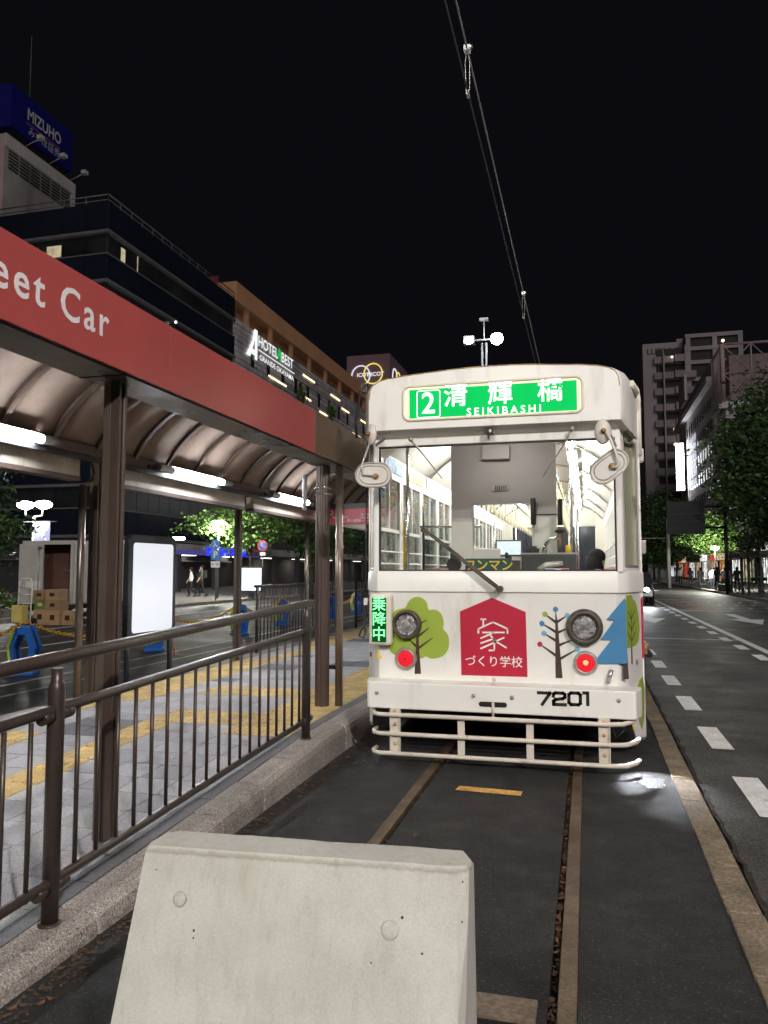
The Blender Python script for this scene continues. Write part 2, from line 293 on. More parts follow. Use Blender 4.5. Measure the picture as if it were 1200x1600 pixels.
    def mesh(s, name, mats, bevel=0, seg=2, off=(0, 0, 0), sharp=0):
        me = bpy.data.meshes.new(name)
        me.from_pydata([(x - off[0], y - off[1], z - off[2]) for x, y, z in s.v], [], s.f)
        for mm in (mats if isinstance(mats, (list, tuple)) else [mats]): me.materials.append(MATS[mm])
        me.polygons.foreach_set('material_index', s.m); me.polygons.foreach_set('use_smooth', s.sm)
        bm = bmesh.new(); bm.from_mesh(me)
        bmesh.ops.recalc_face_normals(bm, faces=bm.faces)
        if bevel:
            ed = [e for e in bm.edges if len(e.link_faces) == 2 and e.calc_face_angle(0) > R(40)]
            bmesh.ops.bevel(bm, geom=ed, offset=bevel, segments=seg, profile=0.6, affect='EDGES', clamp_overlap=True)
        bm.to_mesh(me); bm.free(); me.update()
        if sharp: me.set_sharp_from_angle(angle=R(sharp))
        return me
    def build(s, name, mats, parent=None, bevel=0, seg=2, kind=None, sharp=0):
        off = (0, 0, 0); p = parent
        while p is not None: off = tuple(a + b for a, b in zip(off, p.location)); p = p.parent
        o = bpy.data.objects.new(name, s.mesh(name, mats, bevel, seg, off, sharp)); COL.objects.link(o)
        if parent is not None: o.parent = parent
        if kind: o['kind'] = kind
        return o
def tag(o, label, cat, group=None):
    o['label'] = label; o['category'] = cat
    if group: o['group'] = group
    return o
def thing(name, label, cat, loc=(0, 0, 0), group=None):
    o = bpy.data.objects.new(name, None); COL.objects.link(o); o.location = loc; o.empty_display_size = 0.1
    return tag(o, label, cat, group)
def struct(o): o['kind'] = 'structure'; return o
def copy_tree(o, parent=None, loc=None, rz=None, label=None):
    c = o.copy(); COL.objects.link(c); c.parent = parent
    if loc is not None: c.location = loc
    if rz is not None: c.rotation_euler = (0, 0, rz)
    if label: c['label'] = label
    for ch in [x for x in bpy.data.objects if x.parent == o]: copy_tree(ch, c)
    return c
def text(name, st, mt, parent, pos, size, right=(1, 0, 0), up=(0, 0, 1), align='CENTER', ext=0.002, bold=0.0, sx=1.0, space=1.0, shear=0.0):
    """lettering as a flat mesh; pos = centre of the line, size = cap height-ish em"""
    cu = bpy.data.curves.new(name, 'FONT'); cu.body = st; cu.size = size; cu.align_x = align; cu.align_y = 'CENTER'
    cu.extrude = ext; cu.offset = bold * size; cu.space_character = space; cu.resolution_u = 3; cu.shear = shear
    ob = bpy.data.objects.new(name, cu); COL.objects.link(ob)
    dg = bpy.context.evaluated_depsgraph_get(); me = bpy.data.meshes.new_from_object(ob.evaluated_get(dg), depsgraph=dg)
    bpy.data.objects.remove(ob); bpy.data.curves.remove(cu)
    r = Vector(right).normalized(); u = Vector(up).normalized(); f = r.cross(u)
    off = Vector((0, 0, 0)); p = parent
    while p is not None: off += p.location; p = p.parent
    M = Matrix(((r.x * sx, u.x, f.x, pos[0] - off.x), (r.y * sx, u.y, f.y, pos[1] - off.y), (r.z * sx, u.z, f.z, pos[2] - off.z), (0, 0, 0, 1)))
    me.transform(M); me.materials.clear(); me.materials.append(MATS[mt]); me.name = name
    for pl in me.polygons: pl.material_index = 0
    o = bpy.data.objects.new(name, me); COL.objects.link(o); o.parent = parent
    return o
def lamp(name, kind, parent, pos, power, color=(1, 1, 1), size=0.1, spot=None, aim=None):
    l = bpy.data.lights.new(name, kind); l.energy = power; l.color = color
    if kind == 'AREA': l.size = size
    else: l.shadow_soft_size = size
    if kind == 'SPOT': l.spot_size = R(spot); l.spot_blend = 0.6
    o = bpy.data.objects.new(name, l); COL.objects.link(o); off = Vector((0, 0, 0)); p = parent
    while p is not None: off += p.location; p = p.parent
    o.location = Vector(pos) - off; o.parent = parent
    if aim is not None: o.rotation_euler = Vector(aim).to_track_quat('-Z', 'Y').to_euler()
    return o

# ================================================================== ground, roads, rails, platform
def sheet(name, x0, x1, y0, y1, z, mt, parent=None, th=0.0):
    b = MB()
    if th: b.box(x0, x1, y0, y1, z - th, z)
    else: b.add([(x0, y0, z), (x1, y0, z), (x1, y1, z), (x0, y1, z)], [(0, 1, 2, 3)])
    return b.build(name, mt, parent)
ground = struct(sheet('ground', -500, 500, -120, 900, -0.25, 'asphalt_far'))
# street-car track bed: asphalt strips with two rails let into it
track = struct(sheet('track_bed', -2.12, 0.60, -6, 140, -0.06, 'groove_dirt'))
for x0, x1 in ((-2.12, -1.278), (-1.170, -0.170), (-0.062, 0.602)):
    sheet('asphalt_strip', x0, x1, -6, 140, 0.0, 'asphalt_track', track, 0.05)
for xr, gx in ((-1.24, 1), (-0.10, -1)):
    b = MB(); b.box(xr - 0.036, xr + 0.036, -6, 140, -0.055, 0.004)
    b.build('rail', 'rail_steel', track, 0.006)
# leaves and dirt collected in the flangeways and under the platform kerb
def leaf(b, x, y, z, s, mi):
    a = rnd.random() * 6.28; t = rnd.uniform(-0.5, 0.5); c, sn = math.cos(a), math.sin(a)
    pts = [(-1, 0, 0.25), (-0.3, -0.5, 0), (0.5, -0.42, 0.05), (1, 0, 0.3), (0.5, 0.45, 0.08), (-0.3, 0.5, 0.02)]
    v = [(x + s * (p[0] * c - p[1] * sn), y + s * (p[0] * sn + p[1] * c), z + s * (p[2] * 0.9 + p[1] * t * 0.6 + 0.25)) for p in pts]
    b.add(v, [(0, 1, 2, 3), (0, 3, 4, 5)], mi)
b = MB()
for i in range(380):
    x = -0.153 + rnd.gauss(0, 0.008); leaf(b, x, rnd.uniform(2.6, 6.6), -0.03 + rnd.random() * 0.02, rnd.uniform(0.006, 0.017), rnd.choice((0, 0, 1)))
for i in range(160):
    leaf(b, -1.187 + rnd.gauss(0, 0.008), rnd.uniform(3.5, 7.0), -0.03 + rnd.random() * 0.02, rnd.uniform(0.006, 0.014), rnd.choice((0, 1, 1)))
for i in range(900):
    y = rnd.uniform(2.0, 7.4); d = abs(rnd.gauss(0, 0.075)); k = 0.5 + 0.5 * math.sin(y * 4.1) * math.sin(y * 1.7 + 1)
    if rnd.random() > 0.25 + k: continue
    leaf(b, -2.085 + d, y, 0.002, rnd.uniform(0.006, 0.022), rnd.choice((0, 1, 1, 1)))
o = b.build('leaf_litter', ['leaf_fall', 'leaf_fall2']); o['kind'] = 'stuff'
tag(o, 'dry brown leaf litter caught along kerb and rail grooves', 'leaves')
for (x, y, lb, s) in ((-1.02, 4.62, 'single curled brown leaf beside the left rail', 0.034), (-0.148, 4.35, 'orange-brown leaf stuck in the right rail groove', 0.02), (-2.02, 3.20, 'brown leaf at kerb foot behind the concrete block', 0.035)):
    b = MB(); leaf(b, x, y, 0.004, s, 0); tag(b.build('fallen_leaf', 'leaf_fall'), lb, 'leaf')
# yellow stop mark between the rails, slightly crooked
b = MB(); b.add([(-0.957, 5.66, 0.004), (-0.482, 5.63, 0.004), (-0.478, 5.745, 0.004), (-0.70, 5.762, 0.004), (-0.942, 5.772, 0.004)], [(0, 1, 2, 3, 4)])
b.build('stop_mark', 'paint_yellow', track)
# timber baulk across the track behind the block
b = MB(); b.box(-0.80, -0.205, 2.86, 3.00, 0.002, 0.022); tag(b.build('timber_plank', 'timber', None, 0.006), 'weathered timber plank lying between the rails', 'plank')
# concrete edging between track and road, laid as blocks
edge = struct(sheet('edging', 0.602, 0.86, -6, 140, -0.03, 'groove_dirt'))
eb = MB().box(0, 0.155, 0.009, 0.591, -0.03, 0.012).mesh('edging_block', 'concrete_edge', 0.008, 2)
for i in range(46):
    o = bpy.data.objects.new('edging_block', eb); COL.objects.link(o); o.parent = edge
    y = 1.6 + i * 0.6; o.location = (0.606 + rnd.uniform(-0.005, 0.005), y, rnd.uniform(-0.004, 0.003)); o.rotation_euler.z = rnd.uniform(-0.006, 0.006)
sheet('edging_far', 0.606, 0.76, 1.6 + 46 * 0.6, 140, 0.010, 'concrete_edge', edge, 0.03)
# the street to the right
road = struct(sheet('road', 0.79, 8.6, -8, 260, 0.004, 'asphalt_road', None, 0.05))
# fine cracks and a darker re-laid patch in the track asphalt
for k, (x, y0, y1) in enumerate(((0.28, 2.2, 5.2), (-0.62, 3.1, 5.0), (-1.72, 3.6, 6.2))):
    b = MB(); y = y0; pts = []
    while y < y1: pts.append((x, y)); x += rnd.uniform(-.028, .028); y += rnd.uniform(.03, .10)
    for (a, c) in zip(pts[:-1], pts[1:]): b.add([(a[0], a[1], .0015), (a[0] + .003, a[1], .0015), (c[0] + .003, c[1], .0015), (c[0], c[1], .0015)], [(0, 1, 2, 3)])
    b.build('crack', 'groove_dirt', track)
# ragged crack between edging and road
b = MB(); pts = []; y = 1.5
while y < 14: pts.append((0.782 + rnd.uniform(-0.012, 0.018), y)); y += rnd.uniform(0.06, 0.2)
for (a, c) in zip(pts[:-1], pts[1:]):
    b.add([(a[0] - 0.012, a[1], 0.0065), (a[0] + rnd.uniform(0.006, 0.03), a[1], 0.0065), (c[0] + rnd.uniform(0.006, 0.03), c[1], 0.0065), (c[0] - 0.012, c[1], 0.0065)], [(0, 1, 2, 3)])
b.build('crack', 'groove_dirt', road)
def mark(poly, mt='road_paint', z=0.010, name='road_marking', par=None):
    MB().add([(x, y, z) for x, y in poly], [tuple(range(len(poly)))]).build(name, mt, par or road)
for i in range(-1, 18):
    y0 = 5.54 + i * 1.96; mark([(1.05, y0), (1.235, y0), (1.235, y0 + 1.0), (1.05, y0 + 1.0)], name='lane_dash')
mark([(3.26, 10), (3.42, 10), (3.50, 64), (3.34, 64)], name='lane_line')
for i in range(16):
    y0 = 13.0 + i * 1.9; mark([(2.93, y0), (3.12, y0), (3.14, y0 + 0.95), (2.95, y0 + 0.95)], name='lane_dash')
def arrow(x, y, L, wd, dirn=1):
    mark([(x - wd * .18, y), (x + wd * .18, y), (x + wd * .18, y + dirn * L * .55), (x + wd * .6, y + dirn * L * .55), (x, y + dirn * L), (x - wd * .6, y + dirn * L * .55), (x - wd * .18, y + dirn * L * .55)], name='road_arrow')
arrow(1.95, 30, -5.5, 0.9); arrow(4.9, 30, -5.5, 0.9); arrow(6.6, 25, -5, 0.9); arrow(4.9, 66, -5.5, 0.9)
mark([(3.5, 32.0), (8.4, 32.2), (8.4, 32.5), (3.5, 32.35)], 'paint_worn'); mark([(3.5, 43), (8.4, 43), (8.4, 43.5), (3.5, 43.5)], 'paint_worn'); mark([(1.0, 18.9), (3.3, 18.9), (3.3, 19.1), (1.0, 19.1)], 'paint_worn')
for k in range(3):          # worn bus-lane lettering and colour blocks
    yy = 33.3 + k * 3.1
    mark([(3.8, yy), (4.9, yy + .2), (5.1, yy + 2.2), (4.5, yy + 2.4), (4.4, yy + .9), (3.9, yy + .8)], 'paint_orange', 0.008)
    for q in range(4):
        x = 5.5 + q * 0.7; mark([(x, yy + .1), (x + .16, yy + .1), (x + .45, yy + 1.9), (x + .29, yy + 1.9)], 'paint_worn')
        mark([(x - .1, yy + 1.0 + .2 * (q % 2)), (x + .55, yy + .9), (x + .55, yy + 1.1), (x - .1, yy + 1.25)], 'paint_worn', 0.013)
mark([(4.2, 50), (4.5, 50), (8.2, 44), (7.9, 44)], 'paint_worn'); mark([(4.0, 57), (4.25, 57), (7.2, 51.5), (6.9, 51.5)], 'paint_worn')
# wet patch by the car's corner
b = MB(); n = 40; ring = []
for i in range(n):
    a = 6.283 * i / n; rr = 1 + 0.16 * math.sin(3 * a + 1) + 0.1 * math.sin(7 * a) + rnd.uniform(-0.08, 0.08)
    ring.append((0.40 + 0.20 * rr * math.cos(a), 6.30 + 0.36 * rr * math.sin(a), 0.003))
b = MB().add([(0.10, 5.75, 0.003), (0.602, 5.75, 0.003), (0.602, 6.85, 0.003), (0.10, 6.85, 0.003)], [(0, 1, 2, 3)]); pud = struct(b.build('puddle', 'asphalt_track', None))
m, nn, bs = nt('wet_asphalt'); bs.inputs['Base Color'].default_value = (0.020, 0.020, 0.021, 1); bs.inputs['Roughness'].default_value = 0.28; bs.inputs['Specular IOR Level'].default_value = 0.6
bn = nn.nodes.new('ShaderNodeBump'); bn.inputs['Strength'].default_value = 1.0; bn.inputs['Distance'].default_value = 0.012
nn.links.new(_noise(nn, 55, 5, (1.3, 0.6, 1)), bn.inputs['Height']); nn.links.new(bn.outputs['Normal'], bs.inputs['Normal'])
# the film of water thins out toward a ragged edge
tcw = nn.nodes.new('ShaderNodeNewGeometry'); mpw = nn.nodes.new('ShaderNodeMapping'); mpw.vector_type = 'POINT'; mpw.inputs['Location'].default_value = (-0.43 * 4.2, -6.28 * 2.3, 0); mpw.inputs['Scale'].default_value = (4.2, 2.3, 0)
nn.links.new(tcw.outputs['Position'], mpw.inputs['Vector']); ln = nn.nodes.new('ShaderNodeVectorMath'); ln.operation = 'LENGTH'; nn.links.new(mpw.outputs['Vector'], ln.inputs[0])
mw = nn.nodes.new('ShaderNodeMath'); mw.operation = 'MULTIPLY_ADD'; mw.inputs[1].default_value = 1.1; nn.links.new(_noise(nn, 7, 6), mw.inputs[0]); nn.links.new(ln.outputs['Value'], mw.inputs[2])
al = _ramp(nn, mw.outputs[0], (1, 1, 1), (0, 0, 0), 0.95, 1.35); nn.links.new(al, bs.inputs['Alpha'])
pud.data.materials[0] = m
# the street to the left of the platform, with thin worn lines
lroad = struct(sheet('street', -16.9, -5.32, -10, 260, 0.0, 'asphalt_road', None, 0.05))
for x, mt, wd in ((-7.86, 'paint_worn', 0.10), (-7.18, 'paint_worn', 0.07), (-5.9, 'paint_worn', 0.08), (-11.2, 'road_paint', 0.12), (-14.1, 'road_paint', 0.14), (-12.6, 'paint_worn', 0.08)):
    mark([(x, 4), (x + wd, 4), (x + wd, 120), (x, 120)], mt, 0.006, 'lane_line', lroad)
# pavements on both sides
lp = struct(sheet('pavement_left', -60, -16.9, -10, 260, 0.12, 'paver_far', None, 0.3))
rp = struct(sheet('pavement_right', 8.6, 60, -10, 260, 0.13, 'paver_far', None, 0.3))
kb = MB().box(0, 0.18, 0.01, 1.19, -0.1, 0.145).mesh('kerb_stone', 'kerb_far', 0.02, 1)
for par, x in ((lp, -16.98), (rp, 8.5)):
    for i in range(40 if x < 0 else 46):
        o = bpy.data.objects.new('kerb_stone', kb); COL.objects.link(o); o.parent = par; o.location = (x, (11 if x < 0 else 34) + i * 1.2, 0)
    sheet('kerb_far', x, x + 0.18, 59 if x < 0 else 89, 260, 0.14, 'kerb_far', par, 0.2)

# ------------------------------------------------------------------ platform (ramps down toward the camera)
def zP(y): return max(0.015, 0.235 - 0.042 * max(0.0, 6.2 - y))
plat = MB(); ys = [-2, 0.9] + [0.95 + i * 0.35 for i in range(16)] + [6.2, 40]
v = []
for y in ys:
    z = zP(y) - 0.016; v += [(-2.296, y, -0.05), (-2.296, y, z), (-5.30, y, z), (-5.30, y, -0.05)]
plat.add(v, [(4 * i + j, 4 * i + j + 1, 4 * i + j + 5, 4 * i + j + 4) for i in range(len(ys) - 1) for j in range(3)])
platform = struct(plat.build('platform', 'grout'))
MB().box(-2.30, -2.14, -2, 40, -0.1, -0.02).build('kerb_bed', 'groove_dirt', platform)
ks = MB(); prof = [(0, -0.32), (0.205, -0.32), (0.198, -0.075), (0.188, -0.034), (0.160, -0.010), (0.120, 0.0), (0, 0)]
ks.prism(prof, 'y', 0.007, 0.593)
ksm = ks.mesh('kerb_stone', 'granite', 0.009, 2)
for i in range(-3, 46):
    y = 3.66 + (i - 1) * 0.6; ym = y + 0.3
    o = bpy.data.objects.new('kerb_stone', ksm); COL.objects.link(o); o.parent = platform
    sl = math.atan((zP(y + 0.6) - zP(y)) / 0.6); o.location = (-2.305 + rnd.uniform(-0.004, 0.004), y, zP(y) + rnd.uniform(-0.003, 0.003)); o.rotation_euler.x = sl
b = MB(); b.box(-5.42, -5.15, -2, 6.2, -0.05, 0.02)
v = []; b = MB()
for y in ys: z = zP(y); v += [(-5.15, y, -0.05), (-5.15, y, z), (-5.34, y, z), (-5.34, y, -0.05)]
b.add(v, [(4 * i + j, 4 * i + j + 1, 4 * i + j + 5, 4 * i + j + 4) for i in range(len(ys) - 1) for j in range(3)])
b.build('back_kerb', 'kerb_far', platform)
# paving tiles: shared meshes, the nearest as single pieces, the rest joined
T = 0.3
tile_m = MB().box(0.003, T - 0.003, 0.003, T - 0.003, -0.03, 0).mesh('paving_tile', 'tile_grey')
dark_m = MB().box(0.003, T - 0.003, 0.003, T - 0.003, -0.03, 0).mesh('paving_tile', 'tile_dark')
nar_m = MB().box(0.003, 0.094, 0.004, T * 2 - 0.004, -0.03, 0).mesh('paving_tile', 'tile_dark')
bd = MB().box(0.002, T - 0.002, 0.002, T - 0.002, -0.03, 0.001)
for i in range(5):
    for j in range(5): bd.lathe([(0.0135, 0), (0.008, 0.005)], (0.03 + i * 0.06, 0.03 + j * 0.06, 0.0), 'z', 6)
dots_m = bd.mesh('tactile_tile', 'tactile')
bb = MB().box(0.002, T - 0.002, 0.002, T - 0.002, -0.03, 0.001)
for i in range(4): bb.prism([(0.022 + i * 0.075, 0.0), (0.053 + i * 0.075, 0.0), (0.046 + i * 0.075, 0.006), (0.029 + i * 0.075, 0.006)], 'y', 0.012, 0.288)
bars_m = bb.mesh('tactile_tile', 'tactile')
def put(me, nm, x, y, dz=0.0):
    o = bpy.data.objects.new(nm, me); COL.objects.link(o); o.parent = platform
    o.location = (x, y, zP(y) + dz); o.rotation_euler.x = math.atan((zP(y + T) - zP(y)) / T)
rest = MB(); nt_ = 0; cand = []
for r in range(0, 82):
    y = 2.1 + r * T
    for c in range(9):
        x1 = -2.40 - c * T; x0 = x1 - T
        if y < 1.15 * -x1 - 0.85 - 0.3: continue          # outside the left edge of view
        kindm = 't'
        if c == 0 and y > 6.15: kindm = 'd'
        elif c == 1 and y > 6.15: kindm = 'b'
        elif c in (0, 1) and 5.75 < y <= 6.15: kindm = 'd'
        elif c == 7 and not (5.6 < y < 7.1): kindm = 'b' if (y < 5.6 or 10.5 < y) else 'd'
        elif c == 8: kindm = 'd' if 6.2 < y < 10.8 or y > 13 else 't'
        elif c == 4 and y < 6.6: kindm = 'b'
        elif c in (2, 3, 4, 5) and 7.6 < y < 8.2: kindm = 'd'
        elif c in (2, 3, 4) and 6.3 < y < 6.65: kindm = 'd'
        if kindm == 't':
            cand.append((y, x0, c, r))
        elif y < 15: put({'d': dots_m, 'b': bars_m}[kindm], 'tactile_tile', x0, y, 0.001)
        else: rest.box(x0 + 0.002, x1 - 0.002, y + 0.002, y + T - 0.002, zP(y) - 0.02, zP(y), 1)
cand.sort()
for i, (y, x0, c, r) in enumerate(cand):
    dk = (r // 2 + (c // 4)) % 7 == 0 and c in (2, 3, 5, 6) or c == 6 and r % 9 == 4
    if i < 290: put(dark_m if dk else tile_m, 'paving_tile', x0, y)
    else: rest.box(x0 + 0.002, x0 + T - 0.002, y + 0.002, y + T - 0.002, zP(y) - 0.02, zP(y), 2 if dk else 0)
for r in range(14): put(nar_m, 'paving_tile', -2.402, 2.1 + r * 0.6)
ro = rest.build('paving_tile', ['tile_grey', 'tactile', 'tile_dark'], platform); ro['kind'] = 'stuff'

# ================================================================== the street car
CX, YF = -0.775, 6.6
tram = thing('tram', 'white street car with green lit destination sign and tree decals', 'tram', (CX, 12.5, 0))
HALF = [(1.24, 0.52), (1.18, 0.355), (1.12, 0.19), (1.075, 0.065), (1.005, 0.0)]
def plan(dy=0.0, dw=0.0):
    l = [(-(x + dw), y + dy) for x, y in HALF]; r = [((x + dw), y + dy) for x, y in HALF[::-1]]
    return [(CX + x, YF + y) for x, y in l + r]
def loftz(levels, th=0.03):
    b = MB(); n = 10; v = []
    for z, dy, dw in levels: v += [(x, y, z) for x, y in plan(dy, dw)]
    for z, dy, dw in levels: v += [(x, y, z) for x, y in plan(dy + th, dw - th)]
    L = len(levels); f = []
    for i in range(L - 1):
        for j in range(n - 1):
            a = i * n + j; f.append((a, a + 1, a + n + 1, a + n)); a += L * n; f.append((a, a + n, a + n + 1, a + 1))
    for j in range(n - 1):
        f.append((j, L * n + j, L * n + j + 1, j + 1)); a = (L - 1) * n + j; f.append((a, a + 1, L * n + a + 1, L * n + a))
    for i in range(L - 1):
        for j in (0, n - 1): a = i * n + j; f.append((a, a + n, L * n + a + n, L * n + a))
    b.add(v, f, 0, True); return b
o = loftz([(0.60, 0.01, 0), (0.64, 0, 0), (1.385, 0, 0), (1.40, -0.004, 0)]).build('front_panel', 'tram_white', tram, sharp=30)
o = loftz([(1.402, -0.006, 0.004), (1.412, -0.022, 0.014), (1.565, -0.018, 0.012), (1.587, -0.006, 0.006)], 0.05).build('window_ledge', 'tram_white', tram, sharp=30)
for x0, x1 in ((CX - 1.05, CX - 1.008), (CX + 1.018, CX + 1.062)):
    MB().box(x0, x1, YF - 0.012, YF + 0.05, 1.58, 2.77).build('corner_post', 'tram_white', tram, 0.008)
MB().box(CX - 1.05, CX + 1.062, YF - 0.014, YF + 0.05, 2.695, 2.775).build('header_rail', 'tram_white', tram, 0.006)
g = MB(); x0, x1, z0, z1 = CX - 1.008, CX + 1.018, 1.585, 2.695; t = 0.014
g.box(x0, x1, YF - 0.006, YF + 0.02, z0, z0 + t); g.box(x0, x1, YF - 0.006, YF + 0.02, z1 - t, z1); g.box(x0, x0 + t, YF - 0.006, YF + 0.02, z0 + t, z1 - t); g.box(x1 - t, x1, YF - 0.006, YF + 0.02, z0 + t, z1 - t)
gk = g.build('window_gasket', 'rubber', tram)
MB().add([(x0 + t, YF + 0.012, z0 + t), (x1 - t, YF + 0.012, z0 + t), (x1 - t, YF + 0.012, z1 - t), (x0 + t, YF + 0.012, z1 - t)], [(0, 1, 2, 3)]).build('windscreen', 'windscreen', tram)
# corner facets with quarter lights
for sd_ in (-1, 1):
    A = Vector((CX + sd_ * 1.062, YF + 0.03, 0)); E_ = Vector((sd_ * 0.178, 0.49, 0)); L = E_.length; E_.normalize(); N_ = Vector((sd_ * E_.y * sd_, -E_.x * sd_, 0)) if sd_ > 0 else Vector((-E_.y, E_.x, 0)).normalized()
    if N_.y > 0: N_ = -N_
    def fp(b, u0, u1, z0, z1, d0=-0.03, d1=0.006, mi=0):
        v = [A + E_ * u + N_ * d + Vector((0, 0, z)) for z in (z0, z1) for d in (d0, d1) for u in (u0, u1)]
        b.add(v, [(0, 2, 3, 1), (4, 5, 7, 6), (0, 1, 5, 4), (2, 6, 7, 3), (0, 4, 6, 2), (1, 3, 7, 5)], mi)
    b = MB(); fp(b, 0, 0.05, 1.58, 2.80); fp(b, 0.40, L + 0.01, 1.58, 2.80); fp(b, 0.05, 0.40, 2.705, 2.80); fp(b, 0.05, 0.40, 1.575, 1.62)
    b.build('corner_panel', 'tram_white', tram, 0.012)
    b = MB(); fp(b, 0.05, 0.068, 1.62, 2.705, 0.0, 0.012); fp(b, 0.382, 0.40, 1.62, 2.705, 0.0, 0.012); fp(b, 0.068, 0.382, 2.687, 2.705, 0.0, 0.012); fp(b, 0.068, 0.382, 1.62, 1.638, 0.0, 0.012)
    qw = b.build('quarter_window', 'mirror_rim', tram)
    b = MB(); fp(b, 0.068, 0.382, 1.638, 2.687, -0.014, -0.010); b.build('pane', 'pane_side', qw)
    if sd_ > 0:
        b = MB(); fp(b, 0.052, 0.50, 1.60, 2.70, -0.040, -0.032); b.build('side_curtain', 'curtain', tram)
    if sd_ > 0: FA, FE, FN = A.copy(), E_.copy(), N_.copy()
# upper front with rounded shoulders, then the roof running back
ELEV = [(0, 3.335), (0.18, 3.333), (0.35, 3.325), (0.55, 3.31), (0.74, 3.297), (0.90, 3.278), (0.98, 3.258), (1.03, 3.225), (1.055, 3.175), (1.062, 3.10), (1.062, 2.95)]
def elev(sc, zb, dz=0.0):
    h = [(x * sc, z + dz) for x, z in ELEV] + [(1.062 * sc, zb)]
    return [(-x, z) for x, z in h[:0:-1]] + h
secs = [(6.46, 1.0, 2.822, -0.02), (6.463, 1.005, 2.818, 0.0), (6.52, 1.03, 2.79, 0.008), (6.62, 1.075, 2.752, 0.012), (6.80, 1.11, 2.752, 0.018), (7.12, 1.165, 2.752, 0.024)]
b = MB(); v = []; n = len(elev(1, 2.8))
for y, sc, zb, dz in secs: v += [(CX + x, y, z) for x, z in elev(sc, zb, dz)]
f = [(i * n + j, i * n + (j + 1) % n, (i + 1) * n + (j + 1) % n, (i + 1) * n + j) for i in range(3) for j in range(n)]
f += [(i * n + j, i * n + (j + 1), (i + 1) * n + (j + 1), (i + 1) * n + j) for i in range(3, len(secs) - 1) for j in range(n - 1)]
b.add(v, f, 0, False); b.f.append(tuple(range(n))); b.m.append(0); b.sm.append(False)
uf = b.build('upper_front', 'tram_white', tram)
for p in uf.data.polygons: p.use_smooth = abs(p.normal.y) < 0.9 and abs(p.normal.z) > -2 and p.area < 0.2 and p.normal.z > -0.5
b = MB(); v = []
for y in (7.12, 12, 18.9): v += [(CX + x, y, z) for x, z in elev(1.165, 2.62, 0.024)]
b.add(v, [(i * n + j, i * n + j + 1, (i + 1) * n + j + 1, (i + 1) * n + j) for i in range(2) for j in range(n - 1)], 0, True)
rf = b.build('roof', 'tram_cream', tram); md = rf.modifiers.new('s', 'SOLIDIFY'); md.thickness = 0.03; md.offset = 1
b = MB(); pts = [(CX + x * 1.0, 6.4585, z - 0.001) for x, z in elev(1, 2.9)[2:-2]]
b.tube(pts, 0.004, 5); b.build('roof_seam', 'rust_edge', tram)
# destination sign
sx0, sx1, sz0, sz1 = -1.513, -0.018, 2.908, 3.182; yb = 6.4595
def rrect(x0, x1, z0, z1, r, k=5):
    p = []
    for cx, cz, a in ((x1 - r, z1 - r, 0), (x0 + r, z1 - r, 90), (x0 + r, z0 + r, 180), (x1 - r, z0 + r, 270)):
        for i in range(k + 1): q = R(a + 90 * i / k); p.append((cx + r * math.cos(q), cz + r * math.sin(q)))
    return p
ds = MB().prism(rrect(sx0, sx1, sz0, sz1, 0.05), 'y', yb, yb - 0.004).build('destination_sign', 'dest_edge', tram)
ring = [(x, yb - 0.004, z) for x, z in rrect(sx0 - 0.012, sx1 + 0.012, sz0 - 0.012, sz1 + 0.012, 0.06)]
MB().tube(ring, 0.012, 8, closed=True).build('frame', 'tram_cream', ds)
MB().box(sx0 + 0.042, sx1 - 0.034, yb - 0.0065, yb - 0.0045, sz0 + 0.004, sz1 - 0.018).build('roller_blind', 'dest_green', ds)
nb = rrect(-1.402, -1.200, 2.915, 3.150, 0.018); ring = [(x, yb - 0.0075, z) for x, z in nb]
MB().tube(ring, 0.0042, 6, closed=True).build('number_frame', 'dest_white', ds)
yt = yb - 0.009
text('lettering', '2', 'dest_white', ds, (-1.302, yt, 3.030), 0.262, bold=0.008, sx=0.98)
for ch, x in (('清', -1.062), ('輝', -0.682), ('橋', -0.268)): text('lettering', ch, 'dest_white', ds, (x, yt, 3.082), 0.215, bold=0.009)
text('lettering', 'SEIKIBASHI', 'dest_white', ds, (-0.655, yt, 2.940), 0.092, bold=0.006, space=1.46)
